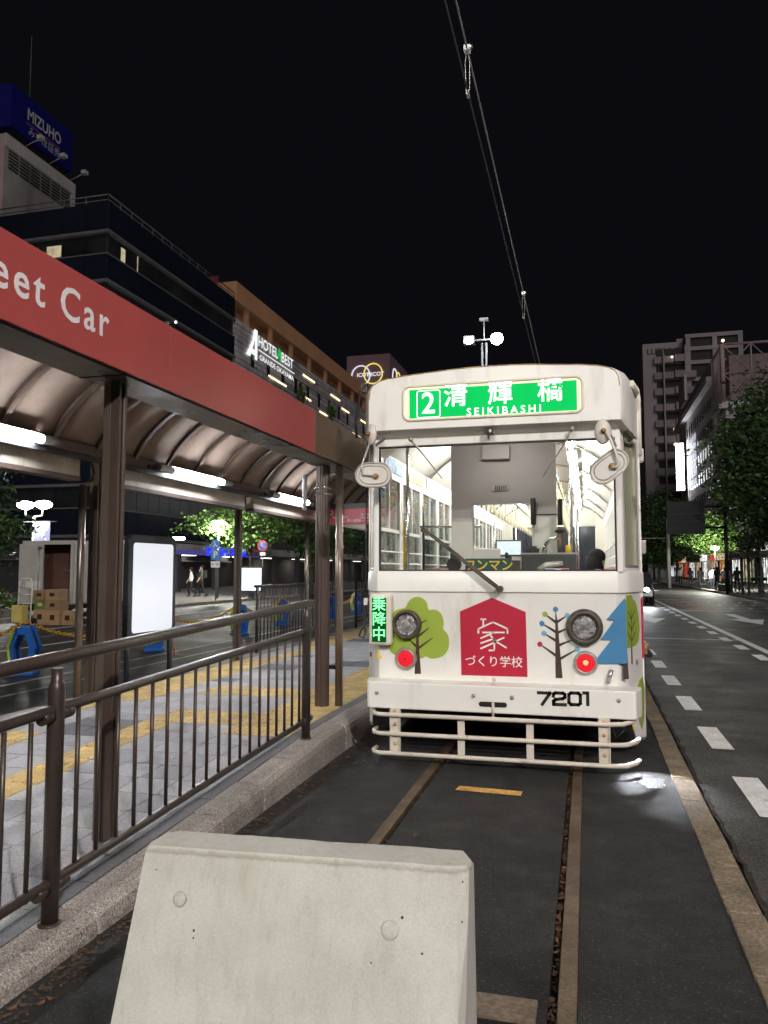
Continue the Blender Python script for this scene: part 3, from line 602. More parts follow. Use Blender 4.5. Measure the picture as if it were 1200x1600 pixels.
# side walls with their windows
ysd = [7.12 + i * 1.062 for i in range(12)]
for sd_ in (-1, 1):
    xo, xi = CX + sd_ * 1.24, CX + sd_ * 1.185; xa, xb = min(xo, xi), max(xo, xi)
    b = MB(); b.box(xa, xb, 7.10, 18.9, 0.60, 1.36); b.box(xa, xb, 7.10, 18.9, 2.585, 3.0)
    for y in ysd: b.box(xa, xb, y - 0.045, y + 0.045, 1.36, 2.585)
    b.build('side_wall', 'tram_white', tram)
    xm = CX + sd_ * 1.20
    for i in range(11):
        y0, y1 = ysd[i] + 0.045, ysd[i + 1] - 0.045
        b = MB(); q = (xm - 0.02, xm + 0.02)
        for (a, c, d, e) in ((y0, y1, 1.36, 1.40), (y0, y1, 2.545, 2.585), (y0, y0 + 0.035, 1.40, 2.545), (y1 - 0.035, y1, 1.40, 2.545), (y0, y1, 1.985, 2.02), ((y0 + y1) / 2 - .012, (y0 + y1) / 2 + .012, 2.02, 2.545)): b.box(*q, a, c, d, e)
        b.tube([(CX + sd_ * 1.15, y0, 1.66), (CX + sd_ * 1.15, y1, 1.66)], 0.009, 6); b.tube([(CX + sd_ * 1.15, y0, 1.78), (CX + sd_ * 1.15, y1, 1.78)], 0.009, 6)
        wn = b.build('side_window', 'int_white', tram)
        MB().box(xm - 0.002, xm + 0.002, y0 + 0.03, y1 - 0.03, 1.395, 2.55).build('pane', 'pane_sheen', wn)
    # skirt with slanted leading edge
    MB().prism([(7.10, 0.60), (7.10, 0.17), (7.14, 0.13), (18.9, 0.13), (18.9, 0.60)], 'x', CX + sd_ * 1.235, CX + sd_ * 1.205).build('skirt', 'tram_white', tram, 0.006)
# back end: end wall with a dark windscreen, floor, ceiling, cove panels
b = MB(); b.box(CX - 1.2, CX + 1.2, 18.80, 18.88, 0.6, 1.55); b.box(CX - 1.2, CX + 1.2, 18.80, 18.88, 2.62, 3.3); b.box(CX - 1.2, CX - 0.95, 18.80, 18.88, 1.55, 2.62); b.box(CX + 0.98, CX + 1.2, 18.80, 18.88, 1.55, 2.62); b.box(CX + 0.36, CX + 0.42, 18.80, 18.88, 1.55, 2.62)
b.build('end_wall', 'int_cream', tram)
MB().box(CX - 0.95, CX + 0.98, 18.83, 18.85, 1.55, 2.62).build('end_window', 'dark_glass', tram)
MB().box(CX - 1.18, CX + 1.18, 6.9, 18.8, 0.80, 0.84).build('floor', 'int_floor', tram)
def arcband(z0, drop, w_, y0, y1, nn=12):
    b = MB(); v = []
    for y in (y0, y1):
        for i in range(nn + 1): q = -1 + 2 * i / nn; v.append((CX + q * w_, y, z0 - drop * abs(q) ** 3))
    b.add(v, [(i, i + 1, nn + 2 + i, nn + 1 + i) for i in range(nn)], 0, True); return b
arcband(3.20, 0.42, 1.18, 7.5, 18.8).build('ceiling', 'int_white', tram)
arcband(3.10, 0.38, 1.18, 6.70, 7.5).build('cab_ceiling', 'int_cream', tram)
for y in (9.6, 11.8, 14.0, 16.2, 18.3):       # bright hoop ribs in the ceiling
    b = MB(); b.tube([(CX + q * 1.15, y, 3.185 - 0.42 * abs(q) ** 3) for q in [i / 8 - 1 for i in range(17)]], 0.018, 6); b.build('hoop', 'chrome', tram)
for sd_ in (-1, 1):                            # lamp rows, strap rails, seats, hand straps, adverts
    for i in range(7):
        y = 8.1 + i * 1.55
        lt = MB().box(CX + sd_ * 0.62 - 0.06, CX + sd_ * 0.62 + 0.06, y - 0.03, y + 1.2, 3.05, 3.10).build('ceiling_lamp', 'int_white', tram)
        MB().tube([(CX + sd_ * 0.62, y, 3.035), (CX + sd_ * 0.62, y + 1.17, 3.035)], 0.028, 8).build('tube', 'tram_tube', lt)
    MB().tube([(CX + sd_ * 0.42, 7.9, 2.74), (CX + sd_ * 0.42, 18.7, 2.74)], 0.016, 8).build('strap_rail', 'chrome', tram)
    for i in range(22):
        y = 8.2 + i * 0.46; x = CX + sd_ * 0.42; tl = rnd.uniform(-0.03, 0.03)
        b = MB(); b.box(x - 0.006, x + 0.006, y - 0.020, y + 0.020, 2.46, 2.75)
        b.tube([(x + tl * 0, y + 0.055 * math.cos(q), 2.40 + 0.06 * math.sin(q)) for q in [k * 6.283 / 12 for k in range(12)]], 0.011, 5, closed=True)
        b.build('hand_strap', 'strap', tram)
    MB().box(min(CX + sd_ * 0.78, CX + sd_ * 1.17), max(CX + sd_ * 0.78, CX + sd_ * 1.17), 9.4, 18.0, 0.84, 1.24).build('seat', 'seat_moquette', tram, 0.04)
    MB().box(min(CX + sd_ * 1.09, CX + sd_ * 1.18), max(CX + sd_ * 1.09, CX + sd_ * 1.18), 9.4, 18.0, 1.24, 1.62).build('seat_back', 'seat_moquette', tram, 0.03)
    for i in range(10):
        y = 7.85 + i * 1.05; x = CX + sd_ * 1.178
        MB().cbox((x, y, 2.69), (0.006, 0.80, 0.15)).build('advert_panel', rnd.choice(['paper', 'paper', 'paper', 'poster_b', 'poster_c']), tram)
    for y in (8.55, 12.2, 15.9): MB().tube([(CX + sd_ * 0.62, y, 0.84), (CX + sd_ * 0.62, y, 3.05)], 0.017, 8).build('pole', 'chrome', tram)
for i in range(9):
    y = 9.0 + i * 1.1; MB().box(CX - 0.02, CX + 0.38, y, y + 0.01, 2.80, 3.10).build('hanging_advert', ['poster_a', 'paper', 'poster_c', 'poster_b'][i % 4], tram)
# partition behind the driver
yb_ = 7.70; b = MB()
b.box(-1.32, -0.276, yb_, yb_ + 0.03, 2.252, 2.95); b.box(-1.32, -1.095, yb_, yb_ + 0.03, 2.08, 2.252); b.box(-0.512, -0.276, yb_, yb_ + 0.03, 2.145, 2.252)
pt = b.build('cab_partition', 'partition', tram)
b = MB(); b.box(-1.32, -1.095, yb_ + 0.001, yb_ + 0.03, 0.84, 2.08); b.box(-0.512, -0.276, yb_ + 0.001, yb_ + 0.03, 0.84, 2.135); b.box(-1.095, -0.512, yb_ + 0.001, yb_ + 0.03, 0.84, 1.742)
b.build('lower_panel', 'partition_low', pt)
MB().box(-0.512, -0.276, yb_ - 0.004, yb_ + 0.03, 2.135, 2.145).build('trim', 'rubber', pt)
b = MB(); b.tube([(-1.095, yb_ - 0.004, 1.742), (-1.095, yb_ - 0.004, 2.252), (-0.512, yb_ - 0.004, 2.252), (-0.512, yb_ - 0.004, 1.742)], 0.008, 6, closed=True); b.build('opening_frame', 'alu', pt)
b = MB(); b.box(-0.905, -0.745, yb_ - 0.012, yb_, 2.385, 2.445)
for i in range(6): b.box(-0.872 + i * 0.019, -0.863 + i * 0.019, yb_ - 0.016, yb_ - 0.010, 2.393, 2.437, 1)
b.build('vent', ['tail_ring', 'rubber'], pt)
MB().box(-1.0, -0.72, yb_ - 0.05, yb_, 2.70, 2.84).build('blind_box', 'partition', pt, 0.01)
cl_ = MB().box(-0.95, -0.55, 7.02, 7.18, 2.98, 3.02).build('cab_fill_lamp', 'int_white', tram); MB().box(-0.93, -0.57, 7.03, 7.17, 2.970, 2.979).build('diffuser', 'cab_fill_lit', cl_)  # unseen lamp added to brighten the cab and its partition
# driver's desk and the things fixed to it
MB().box(-1.75, 0.23, 6.68, 6.92, 1.49, 1.572).build('dashboard', 'tram_cream', tram, 0.01)
dk = MB().box(-0.56, -0.085, 6.94, 7.22, 0.9, 1.735).build('driver_console', 'console', tram, 0.012)
MB().box(-0.57, -0.075, 6.93, 7.23, 1.736, 1.748).build('desk_top', 'tail_ring', dk)
b = MB(); b.tube([(-0.367, 7.05, 1.745), (-0.355, 7.05, 1.82), (-0.325, 7.05, 1.862), (-0.28, 7.05, 1.880), (-0.235, 7.05, 1.876)], [0.028, 0.022, 0.02, 0.019, 0.018], 10); b.build('brake_handle', 'chrome', dk)
b = MB(); b.cyl((-0.229, 7.05, 1.80), (-0.229, 7.05, 1.93), 0.014); b.lathe([(0.01, -0.025), (0.04, -0.012), (0.045, 0.0), (0.03, 0.014)], (-0.229, 7.05, 1.945), 'z', 14, 1); b.build('control_lever', ['brass', 'rubber'], dk)
b = MB(); b.box(-0.505, -0.41, 6.96, 7.04, 1.749, 1.79); b.lathe([(0.03, -0.045), (0.034, 0.0)], (-0.458, 6.99, 1.775), 'y', 12); b.box(-0.49, -0.43, 6.97, 7.03, 1.79, 1.81); b.build('cab_camera', 'rubber', dk, 0.006)
b = MB(); b.cbox((-0.705, 7.28, 1.80), (0.25, 0.03, 0.155)); mo = b.build('monitor', 'console', tram, 0.006); MB().cbox((-0.703, 7.262, 1.802), (0.222, 0.004, 0.125)).build('screen', 'screen_lit', mo)
MB().cyl((-0.70, 7.29, 0.9), (-0.70, 7.29, 1.73), 0.02).build('monitor_arm', 'console', tram)
MB().box(-1.045, -0.78, 7.24, 7.34, 1.0, 1.80).build('fare_box', 'partition_low', tram, 0.015)
b = MB(); b.tube([(-0.684, 6.9, 1.57), (-0.682, 6.89, 1.66), (-0.684, 6.87, 1.70)], 0.007, 6); b.sph((-0.685, 6.865, 1.725), 0.021, 10, sc=(0.9, 0.9, 1.4)); b.build('microphone', 'rubber', tram)
wm = MB().box(-1.03, -0.625, 6.70, 6.715, 1.574, 1.697).build('crew_board', 'board_green', tram, 0.004); text('lettering', 'ワンマン', 'board_letter', wm, (-0.828, 6.6975, 1.632), 0.108, bold=0.016)
MB().box(-0.635, -0.56, 6.71, 6.76, 1.572, 1.68).build('radio_box', 'bogie_brown', tram, 0.006)
b = MB(); b.cyl((-1.15, 6.86, 1.57), (-1.15, 6.86, 1.60), 0.055); b.lathe([(0.062, -0.03), (0.07, 0.0), (0.05, 0.03)], (-1.15, 6.83, 1.645), 'y', 16); b.box(-1.185, -1.115, 6.83, 6.90, 1.68, 1.75); b.build('cab_fan', 'rubber', tram, 0.006)
b = MB(); b.lathe([(0.08, 0), (0.085, 0.012), (0.07, 0.035)], (-1.34, 6.80, 1.572), 'z', 20); b.build('speaker', 'lamp_ring', tram)
b = MB(); b.tube([(-0.41, 6.80, 1.60), (-0.34, 6.82, 1.640), (-0.27, 6.83, 1.648), (-0.20, 6.82, 1.655)], [0.02, 0.026, 0.026, 0.018], 8); b.build('towel', 'tail_ring', tram)
b = MB(); b.box(-0.345, -0.15, 6.70, 6.83, 1.573, 1.610); b.box(-0.345, -0.26, 6.699, 6.70, 1.576, 1.604, 1); b.box(-0.21, -0.15, 6.699, 6.70, 1.576, 1.606, 2); b.build('document_box', ['paper', 'decal_blue', 'decal_red'], tram)
b = MB(); b.cyl((-0.158, 7.15, 1.748), (-0.158, 7.15, 1.82), 0.026, 0.024); b.build('bottle', 'decal_yellow', tram)
for x, y in ((-0.50, 7.66), (-0.248, 7.80)): MB().tube([(x, y, 2.04), (x, y, 2.30)], 0.026, 8).build('grip_pad', 'rubber', tram)
MB().box(-1.80, -1.77, 7.60, 7.66, 1.62, 2.08).build('grab_pad', 'decal_yellow', tram)
MB().tube([(-1.73, 7.5, 0.9), (-1.73, 7.5, 2.9)], 0.018, 8).build('pole', 'chrome', tram)
MB().box(-1.70, -1.05, 7.95, 7.965, 0.9, 2.05).build('door_screen', 'pane', tram)
b = MB(); b.tube([(-1.70, 7.955, 2.05), (-1.05, 7.955, 2.05)], 0.014, 8); b.tube([(-1.70, 7.955, 1.45), (-1.05, 7.955, 1.45)], 0.012, 8); b.build('door_rail', 'chrome', tram)
MB().box(-0.09, 0.17, 14.2, 14.24, 2.35, 2.72).build('rear_mirror', 'pane', tram)
# ------------------------------------------------------------------ decals on the front (flat prints)
def flat(name, mt, poly, lay=1, par=tram):
    return MB().prism(poly, 'y', YF + 0.002, YF - 0.0009 - 0.0011 * lay).build(name, mt, par)
def branches(name, mt, segs, w0, lay=2, par=tram):
    b = MB()
    for a, c in segs:
        d = Vector((c[0] - a[0], c[1] - a[1])).normalized(); nn = Vector((-d.y, d.x)) * w0
        b.prism([(a[0] - nn.x, a[1] - nn.y), (c[0] - nn.x * .3, c[1] - nn.y * .3), (c[0] + nn.x * .3, c[1] + nn.y * .3), (a[0] + nn.x, a[1] + nn.y)], 'y', YF + 0.001, YF - 0.0009 - 0.0011 * lay)
    return b.build(name, mt, par)
def smooth_poly(p, k=4):
    out = []; n = len(p)
    for i in range(n):
        p0, p1, p2, p3 = (Vector(p[(i + j - 1) % n]) for j in range(4))
        for q in range(k):
            t = q / k; out.append(tuple(0.5 * ((2 * p1) + (p2 - p0) * t + (2 * p0 - 5 * p1 + 4 * p2 - p3) * t * t + (3 * p1 - p0 - 3 * p2 + p3) * t ** 3)))
    return out
t1 = flat('tree_decal', 'decal_green', smooth_poly([(-1.545, 1.267), (-1.521, 1.313), (-1.485, 1.349), (-1.437, 1.364), (-1.39, 1.35), (-1.354, 1.315), (-1.337, 1.252), (-1.29, 1.255), (-1.243, 1.236), (-1.214, 1.191), (-1.205, 1.134), (-1.209, 1.086), (-1.174, 1.049), (-1.159, 0.986), (-1.167, 0.918), (-1.204, 0.866), (-1.263, 0.839), (-1.321, 0.834), (-1.362, 0.85), (-1.404, 0.832), (-1.51, 0.84), (-1.60, 0.84), (-1.678, 0.882), (-1.70, 0.95), (-1.69, 1.08), (-1.66, 1.207), (-1.617, 1.248)]))
flat('trunk', 'decal_brown', [(-1.463, 0.698), (-1.406, 0.7), (-1.423, 0.923), (-1.427, 1.06), (-1.446, 1.06), (-1.453, 0.911)], 2, t1)
branches('branch', 'decal_brown', [((-1.43, 0.918), (-1.3, 1.012)), ((-1.432, 1.02), (-1.332, 1.097)), ((-1.435, 1.12), (-1.355, 1.162)), ((-1.448, 0.935), (-1.51, 0.99))], 0.011, 3, t1)
hs = flat('house_decal', 'decal_red', [(-1.062, 1.242), (-1.055, 0.701), (-0.497, 0.704), (-0.505, 1.244), (-0.787, 1.361)])
b = MB(); y0, y1, sw = YF + 0.001, YF - 0.004, 0.0135
for pts in ([(-0.906, 1.062), (-0.905, 1.096), (-0.78, 1.155), (-0.659, 1.101), (-0.659, 1.065)], [(-0.880, 1.178), (-0.843, 1.178)], [(-0.862, 1.176), (-0.863, 1.126)], [(-0.867, 1.066), (-0.688, 1.07)], [(-0.778, 1.065), (-0.883, 1.018)], [(-0.801, 1.04), (-0.77, 1.007), (-0.771, 0.917), (-0.814, 0.916)], [(-0.777, 1.015), (-0.884, 0.976)], [(-0.773, 0.982), (-0.884, 0.931)], [(-0.768, 0.99), (-0.691, 1.025)], [(-0.762, 0.996), (-0.673, 0.944)]):
    b.stroke(pts, sw, y0, y1)
b.build('house_emblem', 'decal_white', hs)
text('lettering', 'づくり学校', 'decal_white', hs, (-0.779, YF - 0.0045, 0.818), 0.098, bold=0.004, ext=0.001)
flat('triangle_mark', 'decal_yellow', [(-1.80, 0.894), (-1.80, 0.824), (-1.755, 0.824)])
t2 = flat('tree_decal', 'decal_brown', [(-0.268, 0.703), (-0.211, 0.705), (-0.224, 0.877), (-0.243, 1.162), (-0.256, 1.255), (-0.261, 1.255), (-0.267, 0.876)])
segs = [((-0.250, 0.880), (-0.391, 0.979)), ((-0.240, 0.855), (-0.089, 0.946)), ((-0.258, 1.010), (-0.357, 1.069)), ((-0.245, 0.970), (-0.125, 1.021)), ((-0.258, 1.082), (-0.372, 1.151)), ((-0.250, 1.074), (-0.165, 1.116)), ((-0.256, 1.161), (-0.346, 1.229)), ((-0.252, 1.162), (-0.164, 1.22))]
branches('branch', 'decal_brown', segs, 0.012, 2, t2)
for (x, z), c in zip([(-0.259, 1.27), (-0.346, 1.229), (-0.164, 1.22), (-0.372, 1.151), (-0.357, 1.069), (-0.392, 0.979), (-0.089, 0.946)], ['blue', 'green', 'sky', 'blue', 'sky', 'red', 'sky']):
    MB().prism([(x + 0.0215 * math.cos(q * 6.283 / 20), z + 0.0215 * math.sin(q * 6.283 / 20)) for q in range(20)], 'y', YF + 0.001, YF - 0.0042).build('fruit', 'decal_' + c, t2)
t3 = flat('pine_decal', 'decal_blue', [(0.292, 1.368), (0.302, 1.35), (0.302, 0.841), (0.073, 0.834), (0.072, 0.885), (0.182, 1.029), (0.098, 1.029), (0.21, 1.189), (0.147, 1.192)])
t3.location.y -= 0.012
flat('trunk', 'decal_brown', [(0.268, 0.715), (0.312, 0.716), (0.302, 1.021), (0.296, 1.133), (0.284, 1.042)], 3, t3); branches('branch', 'decal_brown', [((0.290, 0.918), (0.174, 0.977)), ((0.291, 1.004), (0.222, 1.049))], 0.011, 3, t3)
def on_facet(name, mt, poly, lay, par=tram):
    P3 = lambda u, z, d: FA + FE * u + FN * d + Vector((0, 0, z))
    v = [P3(u, z, -0.006) for u, z in poly] + [P3(u, z, 0.006 + 0.0015 * lay) for u, z in poly]; n = len(poly)
    return MB().add(v, [tuple(range(n)), tuple(range(2 * n - 1, n - 1, -1))] + [(i, (i + 1) % n, (i + 1) % n + n, i + n) for i in range(n)]).build(name, mt, par)
tf = on_facet('tree_decal', 'decal_green', [(0.05, 1.385), (0.20, 1.385), (0.24, 1.345), (0.30, 1.33), (0.36, 1.237), (0.40, 1.109), (0.37, 0.998), (0.30, 0.965), (0.05, 0.956)], 0)
on_facet('trunk', 'decal_brown', [(0.165, 0.818), (0.18, 0.818), (0.172, 1.27), (0.166, 1.27)], 1, tf)
for z in (1.0, 1.09, 1.18): on_facet('branch', 'decal_brown', [(0.166, z), (0.08, z + 0.07), (0.085, z + 0.078), (0.166, z + 0.014)], 1, tf); on_facet('branch', 'decal_brown', [(0.174, z), (0.27, z + 0.07), (0.265, z + 0.078), (0.174, z + 0.014)], 1, tf)
on_facet('house_decal', 'decal_red', [(0.47, 1.34), (0.525, 1.38), (0.525, 0.832), (0.47, 0.836)], 0)
tu = on_facet('tree_decal', 'decal_green', [(0.22, 3.12), (0.30, 3.15), (0.40, 3.12), (0.42, 2.95), (0.40, 2.84), (0.24, 2.83), (0.20, 2.95)], 2)
on_facet('trunk', 'decal_brown', [(0.325, 2.74), (0.34, 2.74), (0.335, 3.06), (0.328, 3.06)], 3, tu)
for z in (2.86, 2.93, 3.0): on_facet('branch', 'decal_brown', [(0.328, z), (0.26, z + 0.05), (0.265, z + 0.058), (0.328, z + 0.01)], 3, tu)
sk = on_facet('corner_skirt', 'tram_white', [(0.04, 0.64), (0.12, 0.44), (0.20, 0.27), (0.26, 0.19), (0.53, 0.16), (0.53, 0.64)], -2); on_facet('skirt_edge', 'decal_yellow', [(0.03, 0.64), (0.045, 0.64), (0.125, 0.44), (0.20, 0.28), (0.19, 0.27), (0.11, 0.44)], -1.4, sk); on_facet('leaf_decal', 'decal_green', [(0.30, 0.60), (0.36, 0.66), (0.46, 0.68), (0.50, 0.55), (0.47, 0.33), (0.40, 0.24), (0.31, 0.34), (0.27, 0.48)], 0, sk)
# ------------------------------------------------------------------ lamps
def headlamp(x, z, ro, ri, dirt_sheen):
    b = MB(); b.lathe([(ro * 1.0, 0.012), (ro, -0.02), (ro * 0.93, -0.055), (ri * 1.12, -0.065), (ri, -0.045), (ri, 0.0)], (x, YF, z), 'y', 36)
    h = b.build('headlamp', 'lamp_ring', tram)
    b = MB(); b.lathe([(ri * 0.99, -0.034), (ri * 0.8, -0.012), (ri * 0.4, 0.004), (0.012, 0.010), (0.010, -0.02)], (x, YF, z), 'y', 28); b.build('reflector', 'reflector', h)
    b = MB(); b.lathe([(ri, -0.040), (ri * 0.8, -0.052), (ri * 0.4, -0.060), (0.001, -0.063)], (x, YF, z), 'y', 28); b.build('lens', 'lens_clear', h)
m, nn, bs = nt('reflector'); bs.inputs['Metallic'].default_value = 0.75; bs.inputs['Roughness'].default_value = 0.24
nn.links.new(_ramp(nn, _noise(nn, 38, 3), (0.30, 0.28, 0.27), (0.95, 0.94, 0.92), 0.42, 0.58), bs.inputs['Base Color'])  # bright and dark speckle of reflections put into the bowl's colour
bn = nn.nodes.new('ShaderNodeBump'); bn.inputs['Strength'].default_value = 1.0; bn.inputs['Distance'].default_value = 0.03; nn.links.new(_noise(nn, 48, 2), bn.inputs['Height']); nn.links.new(bn.outputs['Normal'], bs.inputs['Normal'])
headlamp(-1.528, 1.122, 0.130, 0.098, 0); headlamp(-0.029, 1.127, 0.150, 0.100, 1)
def taillamp(x, z, ro, ri):
    b = MB(); b.lathe([(ro, 0.01), (ro, -0.012), (ro * 0.86, -0.04), (ri * 1.03, -0.045), (ri * 0.98, -0.03), (ri * 0.98, 0)], (x, YF, z), 'y', 32); h = b.build('tail_lamp', 'tail_ring', tram)
    prof = []
    for i in range(7): r = ri * 0.97 * (1 - i / 7); prof += [(r, -0.034 - 0.003 * i), (r * 0.93 + 0.001, -0.039 - 0.003 * i)]
    MB().lathe(prof, (x, YF, z), 'y', 32).build('lens', 'tail_red', h)
    for q in (0.35, 0.62, 0.86): MB().tube([(x + ri * q * math.cos(k * 6.283 / 28), YF - 0.0585 + 0.018 * q, z + ri * q * math.sin(k * 6.283 / 28)) for k in range(28)], 0.0011, 4, closed=True).build('lens_ridge', 'tail_ridge', h)
    return h
taillamp(-1.538, 0.829, 0.097, 0.072); h = taillamp(-0.024, 0.837, 0.098, 0.075); MB().sph((-0.024, YF - 0.050, 0.842), 0.022, 10, sc=(1, .5, 1)).build('bulb', 'tail_core', h)
# LED boarding sign on the left
ls = MB().box(-1.850, -1.648, 6.50, 6.59, 0.944, 1.390).build('boarding_sign', 'tram_cream', tram, 0.035, 4)
MB().box(-1.820, -1.692, 6.4955, 6.4985, 0.974, 1.355).build('led_panel', 'led_dark', ls)
for ch, z in (('乗', 1.293), ('降', 1.165), ('中', 1.035)): text('lettering', ch, 'led_text', ls, (-1.756, 6.4935, z), 0.128, bold=0.008)
b = MB(); b.tube([(-1.875, 6.56, 1.31), (-1.905, 6.55, 1.24), (-1.90, 6.53, 1.12), (-1.885, 6.53, 1.05), (-1.91, 6.53, 1.0), (-1.945, 6.53, 1.02), (-1.93, 6.53, 1.07), (-1.895, 6.53, 1.10), (-1.875, 6.55, 1.22)], 0.008, 6); b.tube([(-1.86, 6.55, 2.9), (-1.88, 6.53, 2.3), (-1.885, 6.53, 1.7), (-1.89, 6.54, 1.32)], 0.007, 6)
b.build('loose_cable', 'rubber', tram)
MB().box(-1.905, -1.875, 6.53, 6.57, 1.29, 1.35).build('cable_clip', 'tram_cream', tram)
# ------------------------------------------------------------------ bumper, cow catcher, coupler, underframe
bp = MB().prism([(-1.822, 6.36), (-1.80, 6.35), (0.325, 6.35), (0.352, 6.36), (0.40, 6.50), (0.41, 6.62), (-1.88, 6.62), (-1.86, 6.50)], 'z', 0.435, 0.655).build('bumper', 'tram_white', tram, 0.014, 3)
for x, z in ((-1.734, 0.565), (-0.915, 0.572), (-0.604, 0.572), (0.222, 0.584)): MB().lathe([(0.017, 0.002), (0.017, -0.01), (0.010, -0.016)], (x, 6.35, z), 'y', 8).build('bolt', 'tail_ring', bp)
MB().prism(rrect(-0.872, -0.645, 0.487, 0.528, 0.02), 'y', 6.349, 6.3475).build('coupler_slot', 'decal_black', bp)
b = MB(); b.cyl((-0.757, 6.345, 0.41), (-0.757, 6.345, 0.525), 0.011); b.sph((-0.757, 6.345, 0.405), 0.016, 8); b.build('coupler_pin', 'tram_dirty', bp)
b = MB(); b.cyl((-0.757, 6.42, 0.655), (-0.757, 6.42, 0.69), 0.012); b.sph((-0.757, 6.42, 0.70), 0.017, 8); b.build('top_pin', 'tram_dirty', bp)
b = MB(); dw = 0.012; y = 6.347
for dx, pts in ((0, [(0.0, 0.098), (0.092, 0.098), (0.030, 0.0)]), (0.117, [(0.0, 0.068), (0.004, 0.09), (0.018, 0.098), (0.076, 0.098), (0.090, 0.088), (0.090, 0.064), (0.074, 0.052), (0.018, 0.042), (0.002, 0.026), (0.002, 0.0), (0.094, 0.0)]), (0.236, [(0.018, 0.0), (0.074, 0.0), (0.09, 0.014), (0.09, 0.084), (0.074, 0.098), (0.018, 0.098), (0.002, 0.084), (0.002, 0.014), (0.018, 0.0)]), (0.352, [(0.0, 0.098), (0.030, 0.098), (0.030, 0.0)])):
    b.stroke([(-0.395 + dx + p[0] * 1.0, 0.527 + p[1] * 0.92 + dx * 0.035) for p in pts], 0.025, y + 0.003, y)
b.build('fleet_number', 'decal_black', bp)
cw = MB()
for z, x1, m_ in ((0.392, 0.245, 0), (0.236, 0.27, 0), (0.076, 0.27, 0)):
    pb = MB(); pb.tube([(-1.765, 6.46, z + 0.012), (-1.775, 6.40, z + 0.008), (-1.755, 6.345, z + 0.002), (-1.70, 6.32, z), (x1 - 0.12, 6.32, z + 0.006), (x1, 6.335, z + 0.010), (x1 + 0.075, 6.40, z + 0.022), (x1 + 0.10, 6.47, z + 0.03)], 0.0185, 10)
    pb.build('guard_bar', 'tram_dirty', tram)
for x, wd in ((-1.571, 0.088), (0.108, 0.088)):
    st = MB().box(x - wd / 2, x + wd / 2, 6.335, 6.352, 0.085, 0.44); st.box(x - wd / 2, x - wd / 2 + 0.008, 6.318, 6.335, 0.10, 0.44); st.box(x + wd / 2 - 0.008, x + wd / 2, 6.318, 6.335, 0.10, 0.44)
    st = st.build('guard_strap', 'tram_dirty', tram)
    for z in (0.418, 0.315, 0.160): MB().lathe([(0.015, 0), (0.015, -0.008), (0.008, -0.013)], (x, 6.334, z), 'y', 8).build('bolt', 'rust_edge', st)
for x in (-1.018, -0.464): MB().box(x - 0.029, x + 0.029, 6.336, 6.345, 0.08, 0.385).build('guard_strap', 'tram_dirty', tram)
b = MB(); b.box(CX - 1.15, CX + 1.15, 7.05, 18.8, 0.45, 0.80); b.box(CX - 0.98, CX + 0.98, 6.66, 6.80, 0.42, 0.60); b.build('underframe', 'underframe', tram)
b = MB(); b.box(-1.05, -0.18, 7.35, 7.45, 0.16, 0.50); b.box(-0.72, -0.60, 7.0, 7.3, 0.20, 0.45); b.build('life_guard', 'bogie_brown', tram)
for y in (8.6, 10.2, 15.4, 17.0):
    for x in (-1.24, -0.10): MB().lathe([(0.33, -0.05), (0.33, 0.05)], (x, y, 0.334), 'x', 24).build('wheel', 'underframe', tram)
b = MB()
for (a, c) in (((0.18, 6.6, 0.42), (0.27, 6.65, 0.30)), ((0.27, 6.65, 0.30), (0.20, 6.6, 0.24)), ((0.20, 6.6, 0.24), (0.16, 6.6, 0.36))): b.tube([a, c], 0.006, 5)
b.build('hose', 'rubber', tram)
sl = MB().box(0.29, 0.37, 6.64, 6.72, 0.40, 0.45).build('added_patch_lamp', 'rubber', tram)  # unseen lamp added under the corner to light up the wet patch
MB().box(0.295, 0.365, 6.645, 6.715, 0.394, 0.399).build('diffuser', 'added_patch_lit', sl)
lamp('added_patch_light', 'SPOT', sl, (0.33, 6.66, 0.385), 110, (0.9, 0.95, 1.0), 0.03, 62, (0.14, -0.40, -0.38))
# ------------------------------------------------------------------ wipers, mirrors, camera, fittings
wb = MB(); wb.tube([(-0.712, 6.50, 1.437), (-0.80, 6.50, 1.50), (-1.33, 6.55, 1.915), (-1.375, 6.565, 1.945)], [0.016, 0.013, 0.008, 0.008], 8); wb.tube([(-0.728, 6.50, 1.462), (-1.34, 6.55, 1.945)], [0.010, 0.007], 6); wb.cyl((-0.712, 6.57, 1.437), (-0.712, 6.485, 1.437), 0.028); wb.lathe([(0.02, 0), (0.024, -0.014)], (-1.375, 6.575, 1.945), 'y', 10)
wp = wb.build('wiper', 'lamp_ring', tram); MB().tube([(-1.378, 6.595, 1.60), (-1.376, 6.59, 1.95), (-1.384, 6.595, 2.155)], [0.012, 0.010, 0.004], 6).build('wiper_blade', 'rubber', wp)
for pts in ([(-1.47, 6.50, 2.735), (-1.40, 6.575, 2.645), (-1.21, 6.59, 2.395)], [(-0.095, 6.50, 2.765), (-0.16, 6.575, 2.66), (-0.345, 6.59, 2.385)]):
    b = MB(); b.tube(pts, [0.012, 0.008, 0.004], 6); b.sph(pts[0], 0.022, 8); b.build('wiper', 'tail_ring', tram)
b = MB(); b.box(-0.815, -0.755, 6.47, 6.53, 2.755, 2.795); b.lathe([(0.016, 0), (0.016, -0.02)], (-0.77, 6.47, 2.772), 'y', 12, 1); b.build('front_camera', ['rubber', 'tram_cream'], tram, 0.004)
def capsule(L, r, k=10):
    p = []
    for i in range(k + 1): a = -math.pi / 2 + math.pi * i / k; p.append((L / 2 + r * math.cos(a), r * math.sin(a)))
    for i in range(k + 1): a = math.pi / 2 + math.pi * i / k; p.append((-L / 2 + r * math.cos(a), r * math.sin(a)))
    return p
